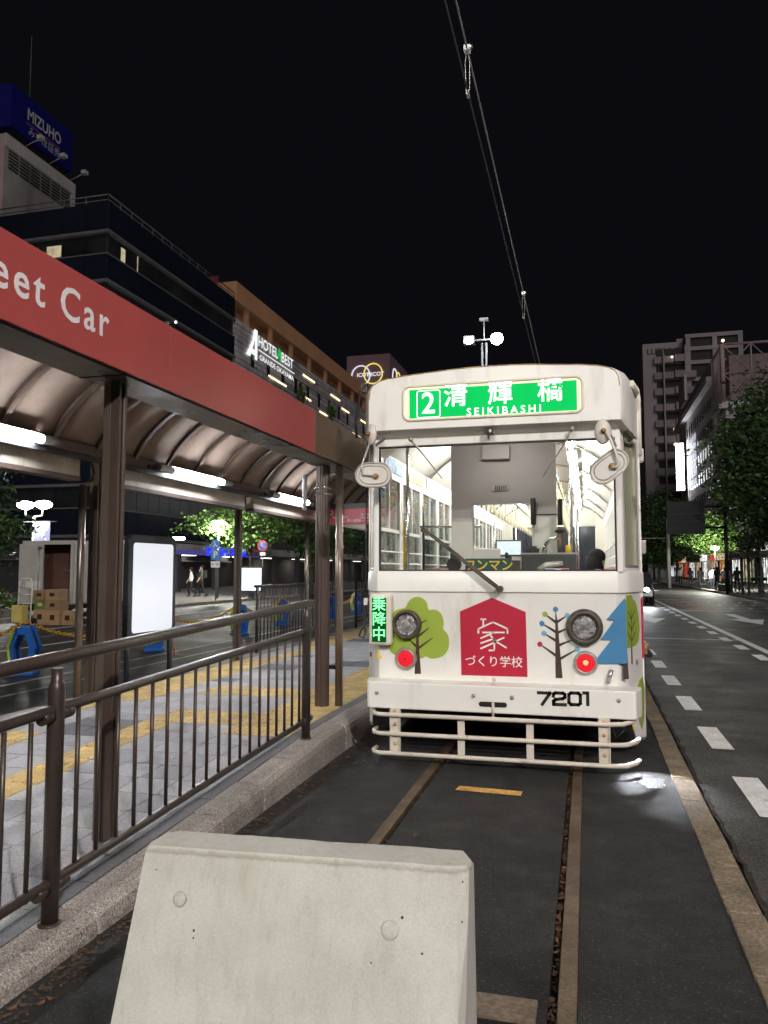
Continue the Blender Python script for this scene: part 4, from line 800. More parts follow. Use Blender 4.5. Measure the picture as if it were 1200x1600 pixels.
def mirror_capsule(cx, cy, cz, L, r, rot, yaw):
    M = Matrix.Translation((cx, cy, cz)) @ Matrix.Rotation(yaw, 4, 'Z') @ Matrix.Rotation(-rot, 4, 'Y')
    def lay(sc, y0, y1): return MB().prism([(x * sc, z * sc) for x, z in capsule(L, r)], 'y', y0, y1).xf(M)
    b = lay(1.0, 0.0, 0.03); ms = b.build('mirror', 'mirror_back', tram, 0.008)
    rim = [M @ Vector((x * 0.97, -0.002, z * 0.97)) for x, z in capsule(L, r)]; MB().tube(rim, 0.008, 6, closed=True).build('rim', 'mirror_rim', ms)
    rim = [M @ Vector((x * 0.78, -0.002, z * 0.74)) for x, z in capsule(L, r)]; MB().tube(rim, 0.005, 5, closed=True).build('rib', 'mirror_rim', ms)
    h = M @ Vector((0.02, -0.01, -0.012)); b = MB(); b.sph(h, 0.026, 10, sc=(1.1, 0.8, 0.9)); b.build('hub', 'brass', ms); return ms
def mirror_round(cx, cy, cz, rx, rz, yaw):
    M = Matrix.Translation((cx, cy, cz)) @ Matrix.Rotation(yaw, 4, 'Z')
    b = MB(); b.lathe([(0.6, 0.03), (1.0, 0.022), (1.0, 0.006), (0.9, -0.006), (0.45, -0.014), (0.3, -0.02)], (0, 0, 0), 'y', 26)
    for i in range(len(b.v)): x, y, z = b.v[i]; b.v[i] = (x * rx, y, z * rz)
    b.xf(M); ms = b.build('mirror', 'mirror_back', tram); b = MB(); b.sph(M @ Vector((0, -0.03, 0)), 0.022, 8); b.build('hub', 'brass', ms); return ms
mirror_capsule(-1.752, 6.30, 2.41, 0.115, 0.105, R(-2), 0.05); mirror_round(-1.785, 6.32, 2.765, 0.055, 0.095, -0.5)
mirror_capsule(0.187, 6.30, 2.415, 0.135, 0.098, R(38), 0.05); mirror_round(0.145, 6.31, 2.70, 0.066, 0.10, 0.1)
b = MB(); b.tube([(-1.74, 6.60, 2.76), (-1.75, 6.48, 2.765), (-1.775, 6.36, 2.765)], 0.014, 8); b.tube([(-1.775, 6.33, 2.755), (-1.83, 6.30, 2.57), (-1.855, 6.285, 2.49), (-1.84, 6.28, 2.41), (-1.74, 6.285, 2.40)], 0.009, 8); b.build('mirror_arm', 'mirror_rim', tram)
b = MB(); b.tube([(0.25, 6.60, 2.62), (0.23, 6.45, 2.635), (0.20, 6.33, 2.69), (0.15, 6.28, 2.70)], 0.012, 8); b.tube([(0.165, 6.285, 2.69), (0.205, 6.275, 2.62), (0.262, 6.265, 2.44), (0.25, 6.265, 2.41), (0.20, 6.28, 2.40)], 0.011, 8); b.build('mirror_arm', 'mirror_back', tram)
b = MB(); b.cyl((0.146, 6.575, 0.685), (0.180, 6.575, 0.79), 0.017); b.build('lamp_bracket', 'alu', tram)
for z in (2.62, 1.80): MB().box(CX + 1.24, CX + 1.285, 7.16, 7.24, z - 0.06, z + 0.06).build('door_hinge', 'tail_ring', tram, 0.01)
MB().box(CX + 1.24, CX + 1.275, 7.16, 7.22, 0.86, 0.96).build('door_handle', 'brass', tram, 0.008)
MB().tube([(CX - 1.245, 6.68, 2.80), (CX - 1.245, 6.66, 2.95), (CX - 1.20, 6.66, 3.23), (CX - 1.14, 6.66, 3.30)], 0.012, 6).build('rain_pipe', 'rubber', tram)
b = MB(); b.box(CX - 1.21, CX - 1.14, 6.66, 6.72, 3.22, 3.30); b.build('roof_bracket', 'lamp_ring', tram, 0.01)
MB().tube([(CX + 1.17, 6.75, 3.18), (CX + 1.215, 6.95, 3.14), (CX + 1.20, 7.3, 3.13)], 0.03, 6).build('gutter', 'tram_dirty', tram)

# ================================================================== concrete block in the foreground
def block_pt(u, t, z):      # u 0..1 along the width, t 0 front / 1 back
    k = (0.825 - z) / 0.825; d = 0.018 / 0.45 * (0.825 - z)
    xl, xr = -1.222 - d, -0.345 + d; x = xl + (xr - xl) * u
    y = (1.978 + 0.066 * u - 0.29 * (0.825 - z)) if t == 0 else (2.135 + 0.055 * u + 0.16 * (0.825 - z))
    return (x, y, z)
TOP = [(-1.212, 1.980), (-0.345, 2.045), (-0.314, 2.072), (-0.308, 2.115), (-0.338, 2.178), (-1.192, 2.124), (-1.218, 2.100), (-1.226, 2.005)]
FLX = [-0.05, 0.058, 0.004, 0.0, 0.0, -0.04, -0.05, -0.05]; FLY = [-0.29, -0.29, -0.26, 0.06, 0.10, 0.10, 0.06, -0.26]
def block_ring(z, ins=0.0):
    k = 0.825 - z; cx, cy = -0.77, 2.07; r = []
    for (x, y), fx, fy in zip(TOP, FLX, FLY):
        r.append((x + fx * k + math.copysign(ins, cx - x), y + fy * k + math.copysign(min(ins, abs(cy - y)), cy - y), z))
    return r
b = MB(); rings = [block_ring(0.002), block_ring(0.25), block_ring(0.5), block_ring(0.70), block_ring(0.814), block_ring(0.8255, 0.008)]; v = sum(rings, [])
b.add(v, [tuple(range(7, -1, -1)), tuple(40 + k for k in range(8))] + [(8 * i_ + k, 8 * i_ + (k + 1) % 8, 8 * i_ + 8 + (k + 1) % 8, 8 * i_ + 8 + k) for i_ in range(5) for k in range(8)])
blk = thing('concrete_barrier', 'pale concrete block standing on the track in the foreground', 'barrier', (-0.78, 2.05, 0))
body = b.build('body', 'barrier', blk)
bm = bmesh.new(); bm.from_mesh(body.data)      # slightly uneven cast faces and chipped arrises
bmesh.ops.subdivide_edges(bm, edges=[e for e in bm.edges if e.calc_length() > 0.4], cuts=40, use_grid_fill=True)
from mathutils import noise as mnoise
for vv in bm.verts:
    q = mnoise.noise(vv.co * 9) * 0.0016 + mnoise.noise(vv.co * 47) * (0.0012 if vv.co.z > 0.80 else 0.0004)
    vv.co += vv.normal * q
bm.to_mesh(body.data); bm.free()
def plug(u, z, r):
    x, y, zz = block_pt(u, 0, z); M = Matrix.Translation((x, y, zz)) @ Matrix.Rotation(-math.atan(0.29), 4, 'X')
    bb = MB(); bb.lathe([(r, 0.004), (r, -0.0026), (r * 0.93, -0.0032), (0.002, -0.0030)], (0, 0, 0), 'y', 22); bb.xf(M); fpg = bb.build('form_plug', 'barrier_mark', blk); MB().tube([M @ Vector((r * 1.04 * math.cos(k * .2856), -0.0018, r * 1.04 * math.sin(k * .2856))) for k in range(22)], 0.0016, 5, closed=True).build('joint', 'barrier_grime', fpg)
plug(0.155, 0.705, 0.0175); plug(0.81, 0.675, 0.021)
for u, z, r in ((0.845, 0.705, 0.004), (0.905, 0.63, 0.003), (0.215, 0.635, 0.003), (0.217, 0.618, 0.0025), (0.76, 0.60, 0.002), (0.06, 0.77, 0.002)):
    x, y, zz = block_pt(u, 0, z); MB().sph((x, y, zz), r, 6).build('blow_hole', 'decal_black', blk)
for z in (0.79, 0.70, 0.60, 0.50):
    MB().sph((-0.329 + 0.02 * (0.825 - z), 2.058 - 0.275 * (0.825 - z), z), 0.0026, 6).build('blow_hole', 'decal_black', blk)

# ================================================================== platform shelter
sh = thing('tram_stop_shelter', 'brown tram stop shelter with red fascia lettered Street Car', 'shelter', (-3.7, 3.0, 0))
Y0, Y1, YR = -0.6, 17.4, 6.61
b = MB(); b.box(-2.68, -2.412, Y0, Y1, 2.685, 3.05); b.build('front_beam', 'bronze_panel', sh)
for i, (a, c, mt) in enumerate(((Y0, 1.40, 'fascia_red'), (1.404, 4.05, 'fascia_red'), (4.054, YR, 'fascia_red'), (YR + 0.004, 8.10, 'bronze_panel'), (8.106, 10.5, 'bronze_panel'), (10.506, 13.9, 'bronze_panel'), (13.906, Y1, 'bronze_panel'))):
    MB().box(-2.41, -2.395, a, c, 2.668, 3.062).build('fascia_panel', mt, sh, 0.003)
b = MB(); b.box(-2.70, -2.43, Y0, Y1, 2.662, 2.683)
for y in (3.62, 7.95): b.box(-2.70, -2.40, y, y + 0.006, 2.658, 2.664, 1)
b.build('soffit', ['steel_soffit', 'rubber'], sh)
text('lettering', 'Car', 'letter_white', sh, (-2.3935, 3.435, 2.872), 0.232, (0, 1, 0), (0, 0, 1), align='RIGHT', bold=0.012, sx=0.95, space=1.22, ext=0.001); text('lettering', 'Street', 'letter_white', sh, (-2.3935, 2.945, 2.872), 0.232, (0, 1, 0), (0, 0, 1), align='RIGHT', bold=0.012, sx=0.95, space=1.22, ext=0.001)
ACX, ACZ, AR = -3.75, 2.25, 1.29
def arc(r, a0, a1, n): return [(ACX + r * math.cos(a0 + (a1 - a0) * i / n), ACZ + r * math.sin(a0 + (a1 - a0) * i / n)) for i in range(n + 1)]
A0, A1 = math.radians(33), math.radians(152.5)
ribs = [0.046 + i * 0.6817 for i in range(26)]
rib = arc(AR, A0, A1, 22)
for y in ribs:
    b = MB(); ou = arc(AR + 0.012, A0, A1, 22); inn = arc(AR - 0.036, A0, A1, 22); poly = ou + inn[::-1]
    v = [(x, y - 0.03, z) for x, z in poly] + [(x, y + 0.03, z) for x, z in poly]; n = len(poly); h = 23
    f = [(i, i + 1, n + i + 1, n + i) for i in range(n - 1)] + [(n - 1, 0, n, 2 * n - 1)] + [(i, i + 1, n - 2 - i, n - 1 - i) for i in range(h - 1)] + [(n + i, n + n - 1 - i, n + n - 2 - i, n + i + 1) for i in range(h - 1)]
    b.add(v, f); rb = b.build('rib', 'brown_metal', sh)
    b = MB(); v = []
    for x, z in arc(AR - 0.0375, A0, A1, 22): v += [(x, y + 0.006, z), (x, y + 0.024, z)]
    b.add(v, [(2 * i, 2 * i + 1, 2 * i + 3, 2 * i + 2) for i in range(22)]); b.build('glazing_bar', 'bronze_panel', rb)
for a, c in zip(ribs[:-1], ribs[1:]):
    b = MB(); v = []
    for x, z in arc(AR + 0.004, A0, A1, 22): v += [(x, a, z), (x, c, z)]
    b.add(v, [(2 * i, 2 * i + 1, 2 * i + 3, 2 * i + 2) for i in range(22)], 0, True); o = b.build('roof_panel', 'roof_sheet', sh); md = o.modifiers.new('s', 'SOLIDIFY'); md.thickness = 0.006
# back edge: gutter beam above, pale beam below, in bays
MB().box(-4.965, -4.86, Y0, Y1, 2.755, 2.865).build('gutter_beam', 'brown_metal', sh, 0.012)
MB().box(-4.90, -4.862, Y0, Y1, 2.70, 2.75).build('cable_tray', 'dark_metal', sh)
for a, c in ((0.0, 6.72), (7.34, 10.62), (10.93, 14.05), (14.5, 17.3)):
    bb = MB().box(-5.09, -4.97, a, c, 2.545, 2.72).build('back_beam', 'back_beam', sh, 0.004)
    MB().box(-5.10, -4.96, a, c, 2.50, 2.543).build('lower_trim', 'brown_metal', bb)
for y in (6.86, 13.95): # curved bracket at the bay end
    b = MB(); b.tube([(-4.97, y, 2.72), (-4.97, y + 0.07, 2.68), (-4.97, y + 0.09, 2.6), (-4.97, y + 0.06, 2.53), (-4.97, y, 2.50)], 0.022, 6); b.build('end_bracket', 'brown_metal', sh)
def hcol(x, y, zt, w_=0.105, d_=0.13):
    z0 = zP(y); b = MB(); t = 0.022
    pr = [(-w_ / 2, -d_ / 2), (w_ / 2, -d_ / 2), (w_ / 2, -d_ / 2 + t), (w_ / 2 - 0.012, -d_ / 2 + t + .005), (0.02, -0.03), (0.02, 0.03), (w_ / 2 - 0.012, d_ / 2 - t - .005), (w_ / 2, d_ / 2 - t), (w_ / 2, d_ / 2), (-w_ / 2, d_ / 2)]
    b.prism([(x + p, y + q) for p, q in pr], 'z', z0, zt); c = b.build('column', 'brown_metal', sh, 0.004)
    MB().box(x - w_ / 2 - 0.002, x - w_ / 2 + 0.04, y - d_ / 2 - 0.004, y - d_ / 2, z0, zt).build('cover_strip', 'pipe_metal', c)
    return c
hcol(-2.572, 3.78, 2.662, 0.095, 0.075)
for y in (3.9, 7.25, 10.80, 14.42): hcol(-5.15, y, 2.76, 0.095, 0.075)
for x, y, r in ((-2.60, 7.42, 0.072),):
    z0 = zP(y); prof = [(r * (1 - (0.10 if k % 4 == 0 else 0)) * math.cos(k * 6.283 / 32), r * (1 - (0.10 if k % 4 == 0 else 0)) * math.sin(k * 6.283 / 32)) for k in range(32)]
    c = MB().prism([(x + p, y + q) for p, q in prof], 'z', z0, 2.662).build('column', 'brown_metal', sh)
    for z in (2.43, 2.37): MB().tube([(x + (r + .006) * math.cos(k * 6.283 / 24), y + (r + .006) * math.sin(k * 6.283 / 24), z) for k in range(24)], 0.012, 6, closed=True).build('band_clamp', 'chrome', c)
    MB().box(x + 0.07, x + 0.17, y + 0.01, y + 0.02, 0.60, 0.64).build('bracket', 'dark_metal', c)
for x, y, zt in ((-2.435, 7.46, 2.662), (-5.15, 7.02, 2.50), (-5.15, 13.80, 2.50)):
    b = MB(); b.cyl((x, y, zP(y)), (x, y, zt), 0.039, n=16); b.build('downpipe', 'pipe_metal', sh)
b = MB(); b.box(-2.78, -2.745, 7.30, 7.34, 2.20, 2.56); b.build('loudspeaker', 'alu', sh, 0.006)
# ------------------------------------------------------------------ tube lamps under the back edge
for i, y in enumerate((4.62, 8.23, 11.55)):
    f = thing('tube_lamp', ['lit tube lamp under the canopy at the left picture edge', 'lit tube lamp under canopy above the white board', 'farthest lit tube lamp under canopy near the round column'][i], 'lamp', (-4.80, y, 2.79), 'tube lamps of the shelter')
    MB().cyl((-4.80, y, 2.79), (-4.80, y + 1.30, 2.79), 0.036, n=14).build('tube', 'tube_lit', f)
    b = MB(); v = []
    for yy in (y, y + 1.30):
        for k in range(9): q = R(60 + k * 14.5); v.append((-4.80 + 0.05 * math.cos(q), yy, 2.79 + 0.05 * math.sin(q)))
    b.add(v, [(k, k + 1, k + 10, k + 9) for k in range(8)], 0, True); b.build('reflector', 'alu', f)  # added shell, its arc shaped to keep tube light off the roof
    for a, c in ((y - 0.32, y - 0.002), (y + 1.302, y + 1.55)): MB().cyl((-4.80, a, 2.79), (-4.80, c, 2.79), 0.045, n=14).build('end_cap', 'alu', f)
    MB().box(-4.86, -4.83, y - 0.45, y - 0.2, 2.755, 2.80).build('bracket', 'dark_metal', f)
o = MB().box(-5.0, -4.95, 13.35, 13.6, 2.60, 2.74).build('junction_box', 'alu', sh, 0.006)
mat('line_red', (0.52, 0.04, 0.045), 0.45, var=0.05)
# second part of the canopy: red line sign hung across
rs = thing('line_sign', 'red hanging line sign across the far end of the platform', 'sign', (-3.6, 14.0, 2.45))
MB().box(-4.86, -3.05, 14.0, 14.05, 2.462, 2.765).build('panel', 'line_red', rs); MB().box(-4.95, -2.7, 13.98, 14.08, 2.768, 2.86).build('hanger_beam', 'dark_metal', rs)
b = MB(); b.lathe([(0.05, 0), (0.05, -0.004)], (-4.74, 13.999, 2.69), 'y', 20); b.build('roundel', 'letter_white', rs); MB().lathe([(0.025, 0), (0.025, -0.004)], (-4.74, 13.994, 2.69), 'y', 16).build('roundel_centre', 'line_red', rs)
text('lettering', '岡山駅前', 'letter_white', rs, (-4.28, 13.997, 2.53), 0.07, bold=0.01); text('lettering', '東山・清輝橋', 'letter_white', rs, (-4.56, 13.997, 2.60), 0.055); text('lettering', '乗り場', 'letter_white', rs, (-4.05, 13.997, 2.64), 0.065); text('lettering', '岡山おかでん', 'letter_white', rs, (-3.98, 13.997, 2.58), 0.055)
MB().box(-4.2, -3.3, 13.996, 13.999, 2.52, 2.526).build('rule', 'letter_white', rs)

# ================================================================== railings
def railing(name, label, x, ys_, first, bars=True, posts=None, z_add=0.0, far=False):
    t = thing(name, label, 'railing', (x, ys_[0], zP(ys_[0])), 'platform railings')
    n = 8 if far else 14; a, c = ys_[0], ys_[-1]
    seg = lambda dz, e=0.0: [(x, y, zP(y) + dz) for y in ([a - e] + [q for q in (6.2,) if a < q < c] + [c + e])]
    MB().tube(seg(1.092, 0.10), 0.0305 if not far else 0.024, n).build('handrail', 'brown_rail', t)
    m = MB().tube(seg(0.875 if not far else 0.0), 0.0235, n) if not far else None
    if m: m.build('middle_rail', 'brown_rail', t)
    MB().tube(seg(0.150), 0.0225, n).build('bottom_rail', 'brown_rail', t)
    for y in ys_:
        z = zP(y); b = MB(); r = 0.036 if not far else 0.028
        if far: b.tube([(x, y, z), (x, y, z + 1.07)], r, n)
        else: b.tube([(x, y, z - 0.01), (x, y, z + 0.985), (x, y, z + 1.005), (x, y, z + 1.02), (x, y, z + 1.075)], [r, r, r * 0.9, r * 0.72, r * 0.7], 16)
        p = b.build('post', 'brown_rail', t)
        if not far:
            for dz, rr in ((0.875, 0.0285), (0.150, 0.0275)):
                for s_ in (-1, 1): MB().tube([(x, y + s_ * 0.03, zP(y + s_ * .03) + dz), (x, y + s_ * 0.095, zP(y + s_ * .095) + dz)], rr, 14).build('sleeve', 'brown_rail', p)
            MB().lathe([(0.05, 0), (0.048, 0.006), (0.038, 0.012)], (x, y, z - 0.001), 'z', 18).build('base_flange', 'brown_rail', p)
    for p0, p1 in zip(ys_[:-1], ys_[1:]):
        k = int(round((p1 - p0) / (0.1533 if not far else 0.15))); 
        for i in range(1, k):
            y = p0 + (p1 - p0) * i / k
            MB().cyl((x, y, zP(y) + 0.15), (x, y, zP(y) + (0.875 if not far else 1.09)), 0.0105 if not far else 0.009, n=8).build('baluster', 'brown_rail', t)
    return t
r1 = railing('railing', 'brown pipe railing with balusters along the near platform kerb', -2.24, [-0.15, 2.915, 6.00], 0)
b = MB(); b.tube([(-2.24, 3.9, zP(3.9) + 1.06), (-2.24, 3.9, zP(3.9) + 0.985), (-2.22, 3.97, zP(3.9) + 0.975)], 0.006, 6); b.build('hook', 'brass', r1)
railing('railing', 'dark back railing behind shelter beside the blue stands', -5.25, [11.75, 13.93, 16.1], 0, far=True)
railing('railing', 'far dark railing seen between round column and street car', -5.25, [17.35, 19.6, 21.9], 0, far=True)

# ================================================================== blank white board
bd_ = thing('notice_board', 'blank white board in rounded dark grey frame on two legs', 'board', (-5.62, 9.15, 0))
M = Matrix.Translation((-5.62, 9.14, 0)) @ Matrix.Rotation(math.radians(89), 4, 'Z')
def fr(x0, x1, z0, z1, r): return rrect(x0, x1, z0, z1, r)
MB().prism(fr(-0.565, 0.565, 0.70, 2.05, 0.10), 'y', -0.04, 0.04).xf(M).build('frame', 'frame_grey', bd_, 0.012)
MB().prism(fr(-0.47, 0.47, 0.79, 1.945, 0.05), 'y', -0.040, -0.046).xf(M).build('panel', 'board_white', bd_)
for x in (-0.50, 0.50): MB().cyl((x, 0, 0.0), (x, 0, 0.8), 0.035).xf(M).build('leg', 'frame_grey', bd_)

# ================================================================== overhead wires
def wire(name, label, pts, r, mt): tag(MB().tube(pts, r, 6).build(name, mt), label, 'wire')
wire('suspension_wire', 'upper steel wire running above the track with two hangers', [(-0.70, -4, 5.02), (-0.69, 30, 5.02), (-0.69, 120, 5.02)], 0.0062, 'cable_steel')
wire('contact_wire', 'lower dark contact wire above the street car roof', [(-0.70, -4, 4.73), (-0.69, 30, 4.73), (-0.69, 120, 4.73)], 0.006, 'cable')
for i, (y, L) in enumerate(((4.80, 0.20), (9.45, 0.20))):
    h = thing('wire_hanger', ['nearest thin loop hanger with clamp on the overhead wire', 'loop hanger on overhead wire just above street lamp glow'][i], 'hanger', (-0.70, y, 4.8))
    b = MB(); b.cbox((-0.697, y, 5.02), (0.04, 0.05, 0.034)); b.sph((-0.68, y, 5.03), 0.02, 8); b.build('clamp', 'alu', h)
    b = MB(); b.tube([(-0.70, y, 5.01), (-0.715, y + 0.02, 4.95), (-0.712, y + 0.03, 4.76), (-0.70, y + 0.03, 4.73), (-0.688, y + 0.03, 4.76), (-0.685, y + 0.02, 4.95), (-0.695, y, 5.01)], 0.0034, 5); b.build('loop', 'cable_steel', h)
    b = MB(); b.cbox((-0.70, y + 0.03, 4.73), (0.02, 0.05, 0.03)); b.build('ear', 'tail_ring', h)
mat('sign_pink', (0.5, 0.05, 0.14), 0.5); emit('arcade_lit', (1.0, 0.93, 0.82), 7.0); emit('sign_green', (0.1, 1.0, 0.25), 2.5)

# ================================================================== builders for people, trees, lamps
def person(label, loc, rz, h, top, bottom, pose='walk', hairlen=0.0, bag=None, group=None):
    t = thing('person', label, 'person', loc, group)
    sw = {'walk': 0.16, 'stand': 0.02, 'sit': 0.0}[pose]
    J = {'pel': (0, 0, .52), 'sp': (0, -.005, .62), 'ch': (0, 0, .74), 'nk': (0, 0.005, .83), 'hd': (0, -.012, .885), 'tp': (0, -.010, .965),
         'hl': (-.055, 0, .50), 'kl': (-.058, -sw * .7, .285), 'al': (-.058, -sw * .35 + .02, .045), 'tl': (-.062, -sw * .35 - .085, .02),
         'hr': (.055, 0, .50), 'kr': (.058, sw * .25 - .02, .285), 'ar': (.058, sw + .02, .05), 'tr': (.062, sw - .08, .02),
         'sl': (-.105, 0, .80), 'el': (-.135, sw * .45, .635), 'wl': (-.128, sw * .3 - .04, .50), 'fl': (-.125, sw * .3 - .055, .445),
         'sr': (.105, 0, .80), 'er': (.135, -sw * .3 + .02, .635), 'wr': (.128, -sw * .7 - .02, .505), 'fr': (.125, -sw * .7 - .04, .45)}
    if pose == 'sit':
        for s_, q in (('l', -1), ('r', 1)):
            J['h' + s_] = (.06 * q, 0, .50); J['k' + s_] = (.075 * q, -.25, .505); J['a' + s_] = (.075 * q, -.26, .26); J['t' + s_] = (.08 * q, -.36, .235)
            J['e' + s_] = (.14 * q, -.04, .64); J['w' + s_] = (.07 * q, -.16, .58); J['f' + s_] = (.04 * q, -.20, .575)
    rad = dict(pel=.078, sp=.070, ch=.082, nk=.034, hd=.052, tp=.040, h=.058, k=.040, a=.026, t=.022, s=.040, e=.028, w=.020, f=.018)
    E_ = [('pel', 'sp'), ('sp', 'ch'), ('ch', 'nk'), ('nk', 'hd'), ('hd', 'tp')]
    for s_ in 'lr': E_ += [('pel', 'h' + s_), ('h' + s_, 'k' + s_), ('k' + s_, 'a' + s_), ('a' + s_, 't' + s_), ('ch', 's' + s_), ('s' + s_, 'e' + s_), ('e' + s_, 'w' + s_), ('w' + s_, 'f' + s_)]
    ks_ = list(J); me = bpy.data.meshes.new('body'); me.from_pydata([tuple(c * h for c in J[k]) for k in ks_], [(ks_.index(a), ks_.index(c)) for a, c in E_], [])
    ob = bpy.data.objects.new('body', me); COL.objects.link(ob)
    ob.modifiers.new('k', 'SKIN'); sb = ob.modifiers.new('d', 'SUBSURF'); sb.levels = 1; sb.render_levels = 1
    for k, sv in zip(ks_, me.skin_vertices[0].data):
        r = rad.get(k, rad.get(k[0])) * h; sv.radius = (r * (1.25 if k in ('ch', 'sp', 'pel') else 1), r * (0.85 if k in ('ch', 'sp') else 1)); sv.use_root = (k == 'pel')
    dg = bpy.context.evaluated_depsgraph_get(); m2 = bpy.data.meshes.new_from_object(ob.evaluated_get(dg), depsgraph=dg); bpy.data.objects.remove(ob)
    m2.materials.clear()
    for q in ('skin', top, bottom, 'hair'): m2.materials.append(MATS[q])
    for p in m2.polygons:
        z = p.center.z / h; x = abs(p.center.x) / h; p.use_smooth = True
        if z > .835: p.material_index = 3 if (z > .925 or p.center.y / h > .012) else 0
        elif x > .10 and z < .60: p.material_index = 0
        elif z > .515: p.material_index = 1
        else: p.material_index = 3 if z < .04 and pose != 'sit' else 2
        if pose == 'sit' and z < .52 and p.center.y < -.02 * h: p.material_index = 2
    b = bpy.data.objects.new('body', m2); COL.objects.link(b); b.parent = t
    hb = MB(); hb.sph((0, 0.004 * h, .925 * h), .062 * h, 12, sc=(.92, 1.0, 1.0))
    if hairlen: hb.lathe([(.060 * h, .02 * h), (.066 * h, -.05 * h), (.060 * h, -hairlen * h), (.045 * h, -hairlen * h - .01)], (0, .022 * h, .915 * h), 'z', 12)
    me_ = hb.mesh('hair', 'hair'); hh = bpy.data.objects.new('hair', me_); COL.objects.link(hh); hh.parent = t
    if bag:
        me_ = MB().cbox((0, .11 * h, .70 * h), (.18 * h, .09 * h, .24 * h)).mesh('backpack', bag, 0.02); o = bpy.data.objects.new('backpack', me_); COL.objects.link(o); o.parent = t
    t.rotation_euler.z = rz; return t
def leaves(b, c, rad, n, size, clumps, mi=0, seed=1, flat=0.75, mix=None):
    rr = random.Random(seed); cs = []
    while len(cs) < clumps:
        p = Vector((rr.uniform(-1, 1), rr.uniform(-1, 1), rr.uniform(-1, 1)))
        if 0.30 < p.length < 0.92: cs.append((p, rr.uniform(0.16, 0.36)))
    for i in range(n):
        p, s = rr.choice(cs); q = p + Vector((rr.gauss(0, s * .6), rr.gauss(0, s * .6), rr.gauss(0, s * .45)))
        P_ = Vector((c[0] + q.x * rad[0], c[1] + q.y * rad[1], c[2] + q.z * rad[2]))
        u = Vector((rr.gauss(0, 1), rr.gauss(0, 1), rr.gauss(0, .5))).normalized(); v = u.cross(Vector((rr.gauss(0, 1), rr.gauss(0, 1), rr.gauss(0, 1)))).normalized()
        a = size * rr.uniform(.6, 1.35); w_ = a * .55
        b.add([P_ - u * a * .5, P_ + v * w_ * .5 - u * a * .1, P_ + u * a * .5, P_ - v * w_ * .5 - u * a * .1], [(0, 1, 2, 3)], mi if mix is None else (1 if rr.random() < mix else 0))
def tree(label, base, h, crown_c, crown_r, n, size, clumps, seed, mix=0.4, trunk_r=0.13, group='street trees'):
    t = thing('street_tree', label, 'tree', base, group); rr = random.Random(seed)
    b = MB(); x, y, z = base; top = Vector(crown_c) + Vector((0, 0, crown_r[2] * .3))
    mid = Vector((x + rr.uniform(-.1, .1), y, z + (crown_c[2] - z) * .55))
    b.tube([(x, y, z - .05), (x, y, z + .3), mid, (crown_c[0] * .5 + mid.x * .5, crown_c[1] * .5 + mid.y * .5, crown_c[2] * .6 + mid.z * .4), top], [trunk_r * 1.3, trunk_r, trunk_r * .85, trunk_r * .5, .02], 8)
    for i in range(9):
        a = rr.uniform(0, 6.28); s = mid.lerp(top, rr.uniform(.0, .75)); e = Vector(crown_c) + Vector((math.cos(a) * crown_r[0] * .75, math.sin(a) * crown_r[1] * .75, rr.uniform(-.5, .6) * crown_r[2]))
        b.tube([s, s.lerp(e, .5) + Vector((0, 0, .12)), e], [trunk_r * .45, trunk_r * .28, .012], 6)
    b.build('trunk', 'bark', t)
    b = MB(); leaves(b, crown_c, crown_r, n, size, clumps, seed=seed, mix=mix); b.build('crown', ['leaf_dark', 'leaf_mid'], t)
    return t

# ================================================================== left side of the street
# twin-head street lamp with banner
sl = thing('street_lamp', 'twin-head street lamp with blue banner left of the truck', 'street lamp', (-22.1, 27, 0.12))
b = MB(); b.tube([(-22.1, 27, .12), (-22.1, 27, 3.75)], [.08, .06], 10); b.tube([(-22.52, 27, 4.12), (-22.52, 27, 3.82), (-22.1, 27, 3.78), (-21.70, 27, 3.82), (-21.70, 27, 4.12)], .035, 8); b.build('post', 'lamp_pole', sl)
for x in (-22.54, -21.66):
    g_ = MB().lathe([(.10, -.14), (.30, -.05), (.34, .08), (.22, .17), (.05, .20)], (x, 27, 4.24), 'z', 18).build('globe', 'street_lamp_warm', sl)
lamp('glow', 'POINT', sl, (-22.1, 26.6, 4.35), 1200, (1, .98, .92), .4)
bn_ = MB(); bn_.box(-22.02, -21.30, 26.98, 27.0, 2.62, 3.55); bo = bn_.build('banner', 'banner_cloth', sl); MB().tube([(-22.9, 27, 3.57), (-21.0, 27, 3.57)], .02, 6).build('banner_rod', 'lamp_pole', bo)
for i, (ch, dx) in enumerate((('お', .02), ('か', .1), ('や', -.02), ('ま', .08))): text('lettering', ch, 'letter_white', bo, (-21.66 + dx, 26.97, 3.42 - i * .22), .26, bold=.02, shear=.2)
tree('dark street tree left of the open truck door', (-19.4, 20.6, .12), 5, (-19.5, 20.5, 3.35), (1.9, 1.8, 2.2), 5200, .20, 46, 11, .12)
hd = thing('hedge', 'clipped leafy hedge on the left pavement beside the truck', 'hedge', (-18.1, 18.5, .12))
b = MB()
for i in range(6): leaves(b, (-18.15, 15.6 + i * 1.15, .58), (.75, .75, .42), 620, .12, 16, seed=60 + i, mix=.6)
b.build('foliage', ['leaf_dark', 'leaf_mid'], hd); b = MB(); b.box(-18.6, -17.7, 15.2, 21.6, .12, .32); b.build('planter_edge', 'kerb_far', hd, .02)
